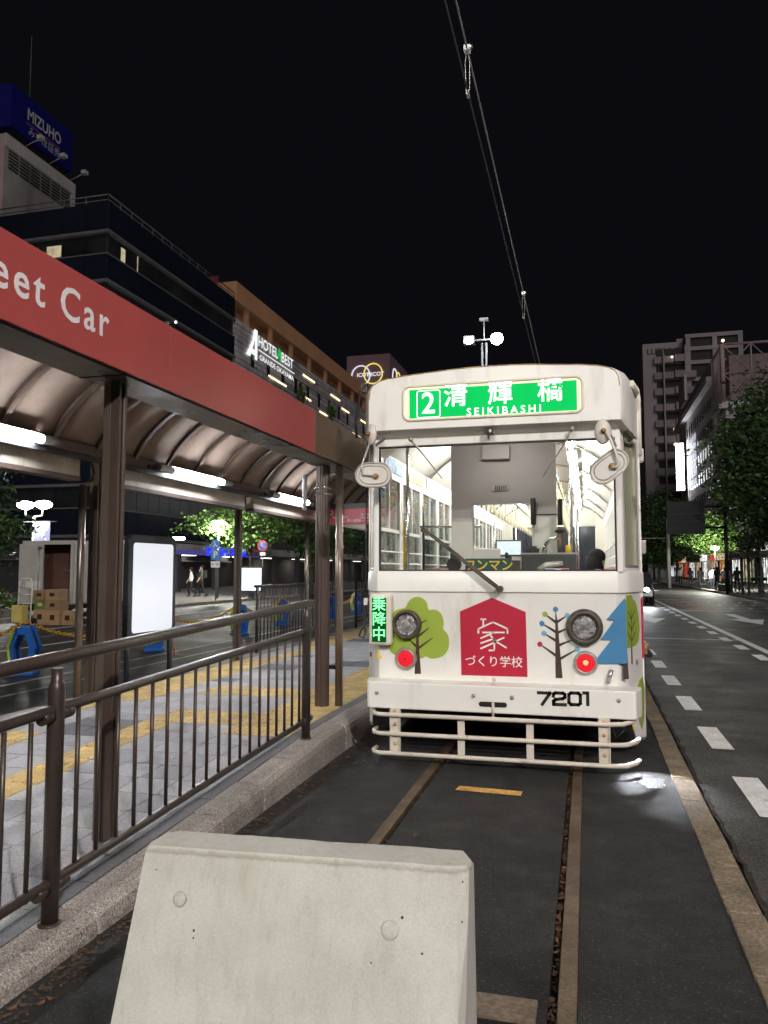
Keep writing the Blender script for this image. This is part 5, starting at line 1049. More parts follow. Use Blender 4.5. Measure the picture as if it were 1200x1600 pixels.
# delivery truck, rear door open
tk = thing('delivery_truck', 'white box truck with its rear door open and brown interior', 'truck', (-15.8, 20, 0))
b = MB(); X0, X1 = -16.72, -14.95
b.box(X1 - .05, X1, 20, 24.75, .62, 2.42); b.box(X0, X0 + .05, 20, 24.75, .62, 2.42); b.box(X0, X1, 20, 24.75, 2.42, 2.47); b.box(X0, X1, 24.70, 24.75, .62, 2.42); b.box(X0, X1, 20, 24.75, .56, .62); b.box(X0 - .01, X1 + .01, 19.97, 20.03, 2.36, 2.48); b.box(X1 - .06, X1 + .01, 19.97, 20.04, .56, 2.36)
b.build('cargo_box', 'truck_white', tk)
b = MB(); b.box(X0 + .06, X1 - .06, 20.9, 20.94, .63, 2.40); b.box(X1 - .075, X1 - .055, 20.05, 20.9, .63, 2.40); b.build('inner_lining', 'truck_inside', tk)
MB().box(-15.9, -15.02, 20.86, 20.895, 1.52, 1.62).build('load_rail', 'alu', tk); MB().box(-15.42, -15.36, 20.84, 20.895, 1.15, 2.2).build('inner_post', 'bogie_brown', tk)
dr = MB().box(-16.78, -15.93, 19.90, 19.96, .56, 2.38).build('rear_door', 'truck_white', tk, .015)
b = MB(); b.tube([(-16.05, 19.88, .7), (-16.05, 19.88, 2.3)], .018, 6); b.box(-16.1, -15.95, 19.87, 19.90, 2.22, 2.30); b.build('lock_bar', 'alu', dr)
MB().box(-16.5, -16.25, 19.885, 19.898, 1.02, 1.24).build('paper_notice', 'paper', dr); MB().box(-16.2, -16.0, 19.885, 19.898, .95, 1.26).build('paper_notice', 'paper', dr)
d2 = MB().box(X1 + .012, X1 + .06, 20.05, 21.0, .58, 2.38).build('rear_door', 'truck_white', tk, .012)
for y in (21.4, 22.4, 23.6): MB().box(X1 - .004, X1 + .012, y, y + .02, .64, 2.42).build('panel_seam', 'tail_ring', tk)
b = MB(); b.prism([(24.82, .45), (26.05, .45), (26.12, 1.1), (25.85, 1.95), (24.9, 2.0)], 'x', X0 + .05, X1 - .05); cb = b.build('cab', 'truck_white', tk, .06, 3)
MB().prism([(25.2, 1.2), (25.95, 1.2), (25.78, 1.82), (25.2, 1.85)], 'x', X1 - .052, X1 - .04).build('side_glass', 'dark_glass', cb)
for y in (21.6, 25.5):
    for x in (X0 + .12, X1 - .12):
        wh = MB().lathe([(.34, -.1), (.36, -.06), (.36, .06), (.34, .1)], (x, y, .362), 'x', 22).build('wheel', 'tyre', tk); MB().lathe([(.2, -.105), (.2, .105)], (x, y, .362), 'x', 16).build('rim', 'alu', wh)
b = MB(); b.box(X1 - .1, X1 - .02, 22.1, 25.0, .38, .46); b.box(X0 + .3, X1 - .3, 20.1, 25.9, .40, .56); b.box(X0, X1, 19.98, 20.06, .36, .46); b.build('chassis', 'dark_metal', tk)
b = MB(); b.box(X1 - .5, X1 - .1, 19.96, 19.98, .40, .50); b.build('rear_lights', 'sign_paint_red', tk)
# cartons beside the truck and the hand truck
ct = [(-14.95, 19.35, 0, .46, .40, .42, 'carton', 'brown carton at the bottom right of the stack behind the truck'), (-15.42, 19.40, 0, .42, .40, .44, 'carton', 'brown carton at bottom centre of the stack behind the truck'), (-14.98, 19.38, .42, .48, .42, .30, 'carton', 'brown carton in the middle of the right stack behind truck'), (-15.44, 19.42, .44, .40, .38, .28, 'carton_green', 'green printed carton in the stack behind the truck'), (-15.02, 19.40, .72, .46, .40, .30, 'carton', 'brown carton second from the top of the right stack'), (-15.50, 19.43, .72, .38, .36, .28, 'carton', 'brown carton resting on the green printed carton'), (-15.55, 20.35, .62, .40, .36, .38, 'carton', 'brown carton inside the open truck'), (-14.52, 19.45, 0, .36, .40, .40, 'carton', 'lone brown carton at the right end of the stack')]
for x, y, z, a, d, h_, m_, lb in ct:
    c = thing('carton', lb, 'carton', (x, y, z), 'cartons behind the truck'); bx_ = MB().box(x - a / 2, x + a / 2, y - d / 2, y + d / 2, z + .002, z + h_).build('box', m_, c, .006); MB().box(x - a / 2 - .001, x + a / 2 + .001, y - .03, y + .03, z + h_, z + h_ + .002).build('tape', 'paper', c)
    MB().box(x - .08, x + .08, y - d / 2 - .002, y - d / 2, z + h_ * .35, z + h_ * .7).build('print', 'carton_yellow' if m_ == 'carton_green' else 'decal_brown', c)
hk = thing('hand_truck', 'white tubular hand truck carrying a yellow crate by the cartons', 'hand truck', (-15.75, 18.9, 0))
b = MB(); b.tube([(-15.97, 18.95, .12), (-15.97, 19.0, 1.22), (-15.90, 19.0, 1.34), (-15.60, 19.0, 1.34), (-15.53, 19.0, 1.22), (-15.53, 18.95, .12)], .02, 8)
for z in (.35, .62, .88, 1.12): b.tube([(-15.97, 18.97, z), (-15.53, 18.97, z)], .014, 6)
b.build('frame', 'letter_white', hk); MB().box(-15.98, -15.52, 18.65, 18.95, .06, .09).build('toe_plate', 'alu', hk)
for x in (-16.02, -15.48): MB().lathe([(.1, -.03), (.1, .03)], (x, 19.05, .102), 'x', 14).build('wheel', 'tyre', hk)
tag(MB().box(-15.93, -15.58, 18.66, 18.92, .092, .58).build('crate', 'carton_yellow', None, .012), 'bright yellow crate standing on the white hand truck', 'crate')
# blue chain stands and the yellow chain between them
def chain_stand(): 
    t = thing('chain_stand', '', 'barrier stand', (0, 0, 0), 'blue chain stands on the street')
    out = [(-.15, .02), (.15, .02), (.15, .10), (.205, .42), (.10, .74), (-.10, .74), (-.205, .42), (-.15, .10)]; inn = [(-.07, .13), (.07, .13), (.115, .42), (.05, .62), (-.05, .62), (-.115, .42)]
    for y in (-.11, .11):
        b = MB()
        seg = [(0, 1), (1, 2), (2, 3), (3, 4), (4, 5), (5, 6), (6, 7), (7, 0)]
        mp = [0, 1, 1, 2, 3, 4, 5, 0]
        for a, c in seg: b.prism([out[a], out[c], inn[mp[c]], inn[mp[a]]] if mp[a] != mp[c] else [out[a], out[c], inn[mp[a]]], 'y', y - .045, y + .045)
        b.build('hex_frame', 'blue_plastic', t)
        b = MB(); b.prism([(-.158, .12), (-.125, .14), (-.17, .42), (-.21, .42)], 'y', y - .049, y + .049); b.prism([(-.21, .42), (-.17, .42), (-.10, .66), (-.135, .68)], 'y', y - .049, y + .049); b.build('reflective_strip', 'lime', t)
    MB().box(-.19, .19, -.17, .17, 0, .06).build('base', 'blue_plastic', t, .015); MB().box(-.07, .07, -.10, .10, .68, .75).build('top_link', 'blue_plastic', t, .01); b = MB(); b.cyl((0, 0, .75), (0, 0, .82), .03); b.build('hook', 'brass', t)
    return t
cs0 = chain_stand(); spots = [(-8.3, 10.03), (-8.26, 13.6), (-8.24, 17.4), (-8.5, 20.7), (-8.15, 23.9), (-8.15, 27.0)]
lbs = ['blue chain stand nearest, at the left edge of the picture', 'blue chain stand half hidden below the white board', 'blue chain stand right of the middle shelter column', 'blue chain stand behind the bars of the back railing', 'blue chain stand between round column and thin pipe', 'farthest blue chain stand, just left of the street car']
for i, (x, y) in enumerate(spots):
    o = cs0 if i == 0 else copy_tree(cs0); o.location = (x, y, .004); o.rotation_euler.z = R(20 + (i * 37) % 25); o['label'] = lbs[i]
link = MB().tube([(.026 * math.cos(q) * 1.5, .026 * math.sin(q), 0) for q in [k * 6.283 / 10 for k in range(10)]], .008, 5, closed=True)
allp = [(-8.35, 6.2)] + spots; clb = ['yellow plastic chain hanging from the nearest blue stand to the left', 'yellow plastic chain from nearest blue stand past the slim pipe', 'yellow chain sagging right of the white board', 'yellow chain behind the back railing', 'yellow chain seen left of the round column', 'yellow chain rising toward the farthest blue stand']
for i, (a, c) in enumerate(zip(allp[:-1], allp[1:])):
    b = MB(); N = 52
    for k in range(N + 1):
        t = k / N; sag = .34 * 4 * t * (1 - t); p = Vector((a[0] + (c[0] - a[0]) * t, a[1] + (c[1] - a[1]) * t, .80 - sag)); q0 = len(b.v)
        b.v += link.v; b.f += [tuple(j + q0 for j in f) for f in link.f]; b.m += link.m; b.sm += link.sm
        dv = Vector((c[0] - a[0], c[1] - a[1], -.34 * 4 * (1 - 2 * t))); b.xf(Matrix.Translation(p) @ dv.to_track_quat('X', 'Z').to_matrix().to_4x4() @ Matrix.Rotation((k % 2) * 1.57 + .4, 4, 'X') @ Matrix.Scale(1.25, 4), q0)
    tag(b.build('chain', 'chain_yellow'), clb[i], 'chain', 'yellow chains')
# parking and no-parking signs
ps = thing('parking_sign', 'blue parking sign with white P on a grey pole', 'sign', (-17.38, 34, .12))
MB().cyl((-17.38, 34, .12), (-17.38, 34, 3.1), .035).build('pole', 'lamp_pole', ps); p = MB().box(-17.62, -17.14, 33.94, 33.96, 2.07, 2.55).build('panel', 'sign_paint_blue', ps, .02); text('lettering', 'P', 'letter_white', p, (-17.38, 33.935, 2.31), .44, bold=.03)
MB().lathe([(.24, 0), (.24, -.02)], (-17.39, 33.96, 2.82), 'y', 24).build('round_sign', 'sign_paint_blue', ps); b = MB(); b.stroke([(-17.45, 2.94), (-17.40, 2.82), (-17.48, 2.70)], .04, 33.93, 33.938); b.stroke([(-17.40, 2.82), (-17.30, 2.72)], .04, 33.93, 33.938); b.build('pictogram', 'letter_white', ps)
pl_ = MB().box(-17.62, -17.14, 33.94, 33.96, 1.70, 2.0).build('time_plate', 'letter_white', ps); text('lettering', '8－20', 'decal_black', pl_, (-17.38, 33.935, 1.85), .16)
ns = thing('no_parking_sign', 'round red and blue no-parking sign with small plate among leaves', 'sign', (-16.7, 38, .12))
MB().cyl((-16.7, 38.03, .12), (-16.7, 38.03, 3.1), .03).build('pole', 'lamp_pole', ns); MB().lathe([(.30, 0), (.30, -.02)], (-16.7, 38, 2.86), 'y', 28).build('disc', 'sign_paint_red', ns); MB().lathe([(.22, -.02), (.22, -.026)], (-16.7, 38, 2.86), 'y', 28).build('centre', 'sign_paint_blue', ns); b = MB(); b.stroke([(-16.86, 3.02), (-16.54, 2.70)], .05, 37.968, 37.973); b.build('bar', 'sign_paint_red', ns); MB().box(-16.86, -16.54, 37.98, 38, 2.34, 2.52).build('plate', 'letter_white', ns)
# illuminated map box and posts on the pavement
ad = thing('light_box', 'bright white illuminated map box on the left pavement', 'light box', (-16.9, 37, .12)); MB().box(-17.45, -16.2, 36.9, 37.05, .45, 1.75).build('cabinet', 'frame_grey', ad, .05); MB().box(-17.38, -16.27, 36.885, 36.897, .52, 1.68).build('panel', 'shop_cool', ad); MB().box(-17.0, -16.7, 36.92, 37.02, .12, .45).build('foot', 'frame_grey', ad)
# pavement trees, one lit by a lamp inside it
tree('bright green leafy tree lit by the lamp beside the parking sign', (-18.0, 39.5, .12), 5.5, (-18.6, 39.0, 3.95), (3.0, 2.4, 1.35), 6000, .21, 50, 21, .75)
tree('dark green tree behind the no-parking sign', (-15.8, 43, .12), 5.5, (-15.2, 42.5, 3.7), (2.3, 2.0, 1.7), 5200, .21, 46, 22, .35)
tree('shadowy tree right of round column', (-14.4, 52, .12), 6, (-14.0, 52, 3.9), (2.4, 2.2, 2.0), 4200, .23, 40, 23, .25)
tree('far dark tree left of the street car', (-13.6, 62, .12), 6, (-13.4, 62, 4.0), (2.6, 2.2, 2.2), 3200, .26, 36, 24, .3)
s2 = thing('street_lamp', 'glowing street lamp inside the lit green tree', 'street lamp', (-18.9, 37.2, .12)); MB().tube([(-18.9, 37.2, .12), (-18.9, 37.2, 3.95)], [.07, .05], 8).build('post', 'lamp_pole', s2); MB().lathe([(.1, -.08), (.36, -.02), (.36, .06), (.12, .12)], (-18.9, 37.2, 4.08), 'z', 16).build('head', 'street_lamp_warm', s2); lamp('glow', 'POINT', s2, (-18.9, 37.0, 3.75), 2000, (1, .98, .85), .3)
s3_ = thing('street_lamp', 'flat white strip lamp above the pavement shop canopy', 'street lamp', (-24.3, 42, .12)); MB().tube([(-24.3, 42, .12), (-24.3, 42, 3.4)], .05, 8).build('post', 'lamp_pole', s3_); MB().box(-24.9, -23.6, 41.9, 42.1, 3.42, 3.56).build('head', 'street_lamp_lit', s3_, .03); lamp('glow', 'POINT', s3_, (-24.3, 41.7, 3.3), 260, (.9, .97, 1), .3)
person('walking person in white shirt and dark trousers on left pavement', (-20.9, 38, .12), R(-60), 1.62, 'cloth_white', 'cloth_black', 'walk', group='people on the left pavement')
person('walking person in dark olive jacket beside the white shirt', (-20.3, 38.1, .12), R(-60), 1.74, 'cloth_olive', 'cloth_black', 'walk', bag='cloth_black', group='people on the left pavement')
person('person in dark clothes far left of the two walkers', (-23.6, 44, .12), R(120), 1.66, 'cloth_navy', 'cloth_black', 'walk', group='people on the left pavement')
# low arcade canopy with shop fronts below the offices
ac = thing('shopping_arcade', 'low arcade canopy with columns and lit posters under the offices', 'arcade', (-28, 60, .12))
MB().box(-31.5, -26.6, 40, 125, 2.75, 3.35).build('canopy', 'grey_wall', ac, .05); MB().box(-26.62, -26.55, 40, 60, 2.62, 2.95).build('purple_fascia', 'purple_band', ac); MB().box(-26.60, -26.50, 50.5, 57.5, 2.60, 3.25).build('neon_band', 'blue_neon', ac)
for i in range(15): MB().box(-27.0, -26.65, 41 + i * 5.6, 41.5 + i * 5.6, .12, 2.75).build('column', 'office_wall', ac)
MB().box(-31.6, -31.3, 40, 125, .12, 2.75).build('shop_wall', 'grey_wall', ac)
for y0, y1, m_ in ((46.5, 48.2, 'poster_lit_a'), (52.5, 56.5, 'poster_lit_a'), (59, 60.6, 'shop_warm'), (62, 65, 'shop_white'), (74, 79, 'shop_white'), (84, 89, 'poster_lit_b'), (93, 98, 'shop_orange'), (101, 106, 'shop_white'), (110, 116, 'shop_warm')):
    w_ = MB().box(-31.28, -31.22, y0, y1, .5, 2.35).build('window', 'frame_grey', ac); MB().box(-31.21, -31.19, y0 + .1, y1 - .1, .6, 2.25).build('display', m_, w_)
for y in (44, 52, 60, 68, 76, 86, 98, 112):
    lf = MB().box(-30.2, -29.4, y, y + 2.4, 2.70, 2.745).build('ceiling_lamp', 'tail_ring', ac); MB().box(-30.15, -29.45, y + .1, y + 2.3, 2.68, 2.699).build('diffuser', 'arcade_lit', lf)
rb = thing('shop_sign', 'round-cornered dark shop sign with pink lettering behind leaves', 'sign', (-22.4, 50, 2.6)); MB().box(-23.3, -21.4, 50, 50.15, 2.55, 3.6).build('panel', 'office_wall', rb, .03); text('lettering', 'Ruti', 'sign_pink', rb, (-22.35, 49.98, 3.05), .62, bold=.02); MB().cyl((-22.35, 50.3, .12), (-22.35, 50.3, 2.6), .05).build('pole', 'lamp_pole', rb)
# parked cars' lights etc. beyond the platform
for i, (x, y, m_, lb) in enumerate(((-10.6, 74, 'red_dot', 'small red traffic light far down the left street'), (-11.8, 72, 'sign_green', 'small green signal far down the left street'))):
    tl = thing('traffic_signal', lb, 'signal', (x, y, 0)); MB().cyl((x, y, 0), (x, y, 2.0 + .5 * i), .06).build('pole', 'lamp_pole', tl); MB().box(x - .2, x + .2, y - .1, y + .1, 2.0 + .5 * i, 2.4 + .5 * i).build('head', 'dark_metal', tl); MB().lathe([(.15, 0), (.14, -.03)], (x, y - .1, 2.2 + .5 * i), 'y', 14).build('lens', m_, tl)

mat('grey_light', (0.5, 0.47, 0.46), 0.8, var=0.08); mat('sign_letter', (0.5, 0.5, 0.52), 0.5, var=0.03); mat('pink_dark', (0.25, 0.04, 0.06), 0.7); mat('sign_back', (0.035, 0.033, 0.035), 0.6)
emit('flood_lit', (0.9, 0.96, 1.0), 90); emit('window_glow', (1.0, 0.85, 0.6), 2.0); emit('sign_bright', (0.95, 0.97, 1.0), 26.0); emit('sign_soft', (0.85, 0.88, 1.0), 0.7, 0.6, 0.8)

# ================================================================== buildings on the left
def facade_windows(par, mt, pts, dx, name='window', dep=0.06):
    pass
of = thing('office_building', 'dark glass office block with pale floor bands and roof rail', 'building', (-30, 50, 0.1))
OX, OY0, OY1 = -30.0, 42.7, 61.55
MB().box(-39.2, OX - .3, OY0 + .3, OY1, .1, 25.4).build('core', 'office_wall', of)
bands = [(25.78, 23.95), (22.30, 20.62), (18.9, 17.25), (15.5, 13.9), (12.1, 10.5), (8.8, 7.2), (5.5, 3.9)]
nb_ = 13; wy = (OY1 - OY0) / nb_
for i, (zt, zb) in enumerate(bands):
    for k in range(nb_):     # spandrel glass panels along the street front
        MB().box(OX - .08, OX, OY0 + k * wy + .02, OY0 + (k + 1) * wy - .02, zb, zt).build('glass_panel', 'dark_glass', of)
    for k in range(5): MB().box(OX - (k + 1) * 1.75 + .02, OX - k * 1.75 - .02, OY0 - .0, OY0 + .08, zb, zt).build('glass_panel', 'dark_glass', of)
    MB().box(-39.1, OX + .14, OY0 - .14, OY1, zb - .24, zb - .06).build('ledge', 'mullion', of); MB().box(-39.1, OX + .06, OY0 - .06, OY1, zb - 1.68, zb - 1.60).build('ledge', 'mullion', of)
for i in range(len(bands) - 1):
    z0, z1 = bands[i + 1][0] + .1, bands[i][1] - .26
    for k in range(nb_):
        lit = i == 0 and k == 1
        w_ = MB().box(OX - .26, OX - .18, OY0 + k * wy + .03, OY0 + (k + 1) * wy - .03, z0, z1).build('window', 'dim_glass', of)
        if lit: MB().box(OX - .175, OX - .165, OY0 + k * wy + .3, OY0 + (k + .55) * wy, z0 + .1, z1 - .25).build('lit_pane', 'window_lit', w_)
        if i == 0 and k == 2: MB().box(OX - .175, OX - .165, OY0 + (k + .55) * wy, OY0 + (k + .62) * wy, z0 + .1, z1 - .1).build('lit_pane', 'window_lit', w_)
    for k in range(5):
        w_ = MB().box(OX - (k + 1) * 1.75 + .03, OX - k * 1.75 - .03, OY0 + .18, OY0 + .26, z0, z1).build('window', 'dim_glass', of)
        if i == 0 and k == 2: MB().box(OX - 2.75 * 1.75, OX - 2.1 * 1.75, OY0 + .17, OY0 + .178, z0 + .1, z0 + .9).build('lit_pane', 'window_lit', w_)
b = MB(); b.tube([(-39, OY0 + .1, 26.35), (OX - .1, OY0 + .1, 26.35), (OX - .1, OY1, 26.35)], .045, 6); b.tube([(-39, OY0 + .1, 26.0), (OX - .1, OY0 + .1, 26.0), (OX - .1, OY1, 26.0)], .03, 6)
for k in range(15): b.tube([(OX - .1, OY0 + .1 + k * 1.34, 25.4), (OX - .1, OY0 + .1 + k * 1.34, 26.35)], .035, 5)
for k in range(6): b.tube([(OX - .1 - k * 1.7, OY0 + .1, 25.4), (OX - .1 - k * 1.7, OY0 + .1, 26.35)], .035, 5)
b.build('roof_rail', 'mullion', of); MB().sph((OX + .15, 51.2, 20.35), .10, 8).build('lamp', 'sign_lit', of)
# pink and grey tower behind it with the blue sign
pk = thing('concrete_building', 'pink and grey concrete building with louvres under the blue sign', 'building', (-42, 48, .1))
MB().box(-48, -40, 44.5, 52.2, .1, 33.0).build('body', 'grey_wall', pk); MB().box(-48.02, -39.98, 44.46, 44.50, .1, 33.0).build('front_wall', 'pink_wall', pk); MB().box(-40, -39.9, 44.5, 52.3, 32.1, 33.05).build('parapet', 'grey_light', pk); MB().box(-40, -39.9, 51.9, 52.3, .1, 32.1).build('corner_strip', 'grey_light', pk)
for k in range(6):
    lv = MB().box(-39.99, -39.96, 44.9 + k * 1.15, 45.9 + k * 1.15, 30.6, 32.0).build('louvre', 'office_wall', pk); b = MB()
    for q in range(5): b.cbox((-39.93, 45.4 + k * 1.15, 30.75 + q * .26), (.08, 1.0, .06), ry=.5)
    b.build('slat', 'grey_wall', lv)
mz = thing('rooftop_sign', 'dark blue rooftop sign with white letters MIZUHO', 'sign', (-42, 48.4, 33)); MB().box(-47, -40.0, 45.0, 51.9, 33.9, 37.15).build('panel', 'sign_blue', mz); MB().box(-46.6, -40.3, 45.4, 51.5, 33.0, 33.9).build('base_frame', 'dark_metal', mz)
text('lettering', 'MIZUHO', 'sign_letter', mz, (-39.98, 48.55, 35.75), 1.25, (0, 1, 0), bold=.025, sx=.78); MB().box(-39.99, -39.975, 46.6, 50.4, 34.98, 35.08).build('underline', 'sign_mauve', mz); text('lettering', 'みずほ証券', 'sign_letter', mz, (-39.98, 48.6, 34.5), .80, (0, 1, 0), sx=.9)
for y in (46.6, 49.2, 51.8):
    b = MB(); b.tube([(-40, y, 33.2), (-38.9, y, 33.55)], .03, 5); b.cbox((-38.7, y, 33.65), (.4, .42, .28)); b.build('floodlight', 'grey_light', mz)
tag(MB().tube([(-41, 48.0, 37.1), (-41, 48.0, 43)], .03, 5).build('antenna', 'mullion'), 'thin antenna mast rising behind the blue rooftop sign', 'antenna')
# hotel with slatted screen and orange roof frame
ht = thing('hotel', 'hotel with grey slatted screen, orange roof frame and lit sign', 'building', (-30, 80, .1))
HX, H0, H1 = -30.0, 61.75, 112.0
MB().box(-42, HX - .8, H0 + .02, H1, .1, 24.6).build('core', 'hotel_wall', ht); MB().box(-42, HX - 2.6, H0 + 6, H1 - 6, 24.6, 28.9).build('roof_plant', 'hotel_wall', ht)
MB().box(-31.9, HX + .02, H0, H1, 25.75, 27.5).build('roof_frame', 'hotel_orange', ht); MB().box(-31.9, -31.5, H0, H1, 24.2, 25.75).build('recess_wall', 'hotel_orange', ht)
MB().box(-36, -31.9, H0 + .1, H0 + .3, 25.0, 28.2).build('end_wall', 'pink_dark', ht)
for k in range(9): MB().box(HX - .5, HX - .15, H0 + 2.6 + k * 5.6, H0 + 3.1 + k * 5.6, 24.1, 25.75).build('roof_post', 'hotel_orange', ht)
rr = random.Random(5); z = 24.1
for r_ in range(22):           # screen boards, each course its own run of slats
    zb = z - .50; y = H0 + .02
    while y < H1 - .5:
        L = rr.uniform(3.5, 9.0); e = min(H1, y + L)
        MB().box(HX - .22 + rr.uniform(-.03, .05), HX + rr.uniform(-.02, .05), y, e - .05, zb + .07, z).build('slat', 'hotel_slat', ht); y = e
    MB().box(HX - 2.5, HX - .02, H0 - .14, H0, zb + .07, z).build('slat', 'hotel_slat', ht)
    z = zb
for k in range(13):
    for zz in (21.4, 17.4): MB().box(HX + .05, HX + .075, H0 + 3.2 + k * 3.7, H0 + 3.9 + k * 3.7, zz - .9, zz + .75).build('window', 'window_black', ht)
for (y0, y1, zz) in ((69, 73.6, 20.55), (77.5, 81, 20.6), (78.5, 82.2, 23.0), (88, 91.6, 22.9), (92.4, 95.5, 22.1), (101, 104, 22.2), (84, 87, 20.0), (97, 101, 19.7)): MB().box(HX + .06, HX + .12, y0, y1, zz, zz + .17).build('strip_light', 'hotel_warm', ht)
for y in (76.0, 86.5):
    t_ = thing('rooftop_plant', 'small green tree in front of hotel screen, ' + ('nearer one' if y < 80 else 'farther one'), 'tree', (-29.2, y, 17.5)); b = MB(); leaves(b, (-29.3, y, 20.2), (.6, .8, 1.3), 500, .3, 14, seed=int(y), mix=.8); b.build('crown', ['leaf_dark', 'leaf_mid'], t_); MB().cyl((-29.3, y, 17.5), (-29.3, y, 20), .06).build('trunk', 'bark', t_); MB().box(-29.95, -28.8, y - .6, y + .6, 17.2, 17.7).build('planter', 'hotel_slat', t_)
hg = thing('hotel_sign', 'lit hotel sign with white letters and one green letter', 'sign', (-29.9, 69, 21.5)); x_ = HX + .14
text('lettering', 'HOTEL', 'hotel_lit', hg, (x_, 68.75, 23.32), 1.42, (0, 1, 0), bold=.008, sx=1.1); text('lettering', 'A', 'hotel_green', hg, (x_, 71.55, 23.40), 1.6, (0, 1, 0), bold=.03, sx=1.1); text('lettering', 'BEST', 'hotel_lit', hg, (x_, 73.7, 23.32), 1.42, (0, 1, 0), bold=.008, sx=1.1)
MB().box(x_, x_ + .03, 66.4, 75.7, 22.45, 22.53).build('rule', 'hotel_lit', hg); text('lettering', 'GRANDE OKAYAMA', 'hotel_lit', hg, (x_, 71.1, 21.85), .74, (0, 1, 0), bold=.006, sx=1.3)
b = MB(); 
for pr_ in ([(63.7, 21.35), (64.5, 21.35), (65.4, 24.2), (65.95, 24.2), (65.95, 23.2), (65.5, 23.2)], [(64.55, 21.7), (65.95, 21.7), (65.95, 22.2), (64.7, 22.2)], [(65.6, 21.35), (66.05, 21.35), (66.05, 24.2), (65.6, 24.2)]): b.prism(pr_, 'x', x_, x_ + .05)
b.build('emblem', 'hotel_lit', hg)
# mauve block with ring logos
ic = thing('mauve_building', 'mauve block with white and yellow ring logo behind the street car', 'building', (-35, 126, .1)); MB().box(-39.6, -31.9, 125, 138, .1, 38.5).build('body', 'mauve_wall', ic)
for x, m_, tx in ((-37.05, 'ring_white', 'ICOT'), (-34.85, 'ring_yellow', 'NICOT')):
    rg = MB().tube([(x + 1.62 * math.cos(k * 6.283 / 40), 124.9, 34.9 + .25 * (m_ == 'ring_yellow') + 1.75 * math.sin(k * 6.283 / 40)) for k in range(40)], .11, 6, closed=True).build('ring_logo', m_, ic); text('lettering', tx, 'ring_white', rg, (x + .45, 124.85, 35.0), .95, bold=.02)
for y, m_ in ((128.4, 'ring_white'), (131.0, 'ring_yellow')): MB().tube([(-31.85, y + 1.7 * math.cos(k * 6.283 / 30), 34.9 + 1.7 * math.sin(k * 6.283 / 30)) for k in range(30)], .13, 6, closed=True).build('ring_logo', m_, ic)

# ================================================================== centre lamp behind the street car
cl = thing('street_lamp', 'tall twin floodlight mast shining above the street car roof', 'street lamp', (-3.78, 30, 0))
b = MB(); b.tube([(-3.86, 30, 0), (-3.86, 30, 10.6)], .045, 8); b.tube([(-3.70, 30, 0), (-3.70, 30, 10.6)], .045, 8); b.tube([(-4.38, 30, 10.72), (-3.28, 30, 10.74)], .04, 8); b.tube([(-3.78, 30, 10.7), (-3.78, 30, 11.6)], .03, 6); b.box(-3.95, -3.61, 29.9, 30.1, 11.5, 11.6); b.build('mast', 'lamp_pole', cl)
for x, r_ in ((-4.38, .15), (-3.27, .24)):
    MB().cbox((x, 30.05, 10.75), (.42, .3, .3)).build('housing', 'lamp_pole', cl); MB().lathe([(r_, 0), (r_ * .8, -.06), (.02, -.09)], (x, 29.9, 10.70), 'y', 18).build('lens', 'flood_lit', cl)
lamp('glow', 'POINT', cl, (-3.78, 27.5, 10.4), 900, (.9, .96, 1), .2)

# ================================================================== right side of the street
tw = thing('apartment_tower', 'tall dim apartment tower with balconies on the right', 'building', (19, 150, .1))
MB().box(10.95, 17.3, 150, 170, .1, 44.0).build('left_wing', 'tower_wall', tw); MB().box(17.3, 28.2, 152.5, 170, .1, 45.3).build('right_wing', 'tower_wall', tw); MB().box(18.5, 28.2, 150.2, 152.5, 31, 45.3).build('top_frame', 'tower_dark', tw)
for x in (18.6, 23.2, 27.6): MB().box(x, x + .8, 149.9, 150.3, 31, 45.3).build('frame_post', 'tower_wall', tw)
for z in (33.2, 36.4, 39.6, 42.2, 44.6): MB().box(18.5, 28.2, 149.85, 150.35, z, z + .7).build('frame_beam', 'tower_wall', tw)
for i in range(13):
    z = 40.2 - i * 3.0
    MB().box(12.9, 14.4, 149.4, 150.0, z - .2, z + 1.1).build('balcony', 'tower_rail', tw); MB().box(13.3, 14.5, 149.92, 149.99, z + 1.15, z + 2.5).build('window', 'tower_dark', tw)
    MB().box(14.8, 18.2, 149.95, 149.995, z + 1.1, z + 2.6).build('window', 'tower_dark', tw); MB().box(14.7, 16.3, 149.1, 149.94, z - .2, z + 1.05).build('balcony', 'tower_rail', tw); MB().box(16.5, 18.3, 148.9, 149.94, z - .1, z + 1.2).build('balcony', 'tower_rail', tw)
    MB().box(18.5, 20.2, 149.0, 149.9, z - .2, z + 1.0).build('balcony', 'tower_rail', tw) if z < 38 else None
MB().box(14.45, 14.7, 149.0, 150, .1, 41.8).build('pier', 'tower_wall', tw); MB().box(18.25, 18.5, 148.8, 150, .1, 43).build('pier', 'tower_wall', tw)
for x, z, m_ in ((16.0, 40.9, .22), (16.2, 27.3, .34), (17.3, 27.6, .2), (16.2, 24.5, .34), (24.8, 43.3, .3), (18.7, 27.7, .22)): MB().sph((x, 148.7, z), m_, 8).build('window_lamp', 'window_glow', tw)
text('lettering', 'LUPINUS', 'tower_dark', tw, (14.6, 149.97, 42.4), 1.5, bold=.02)
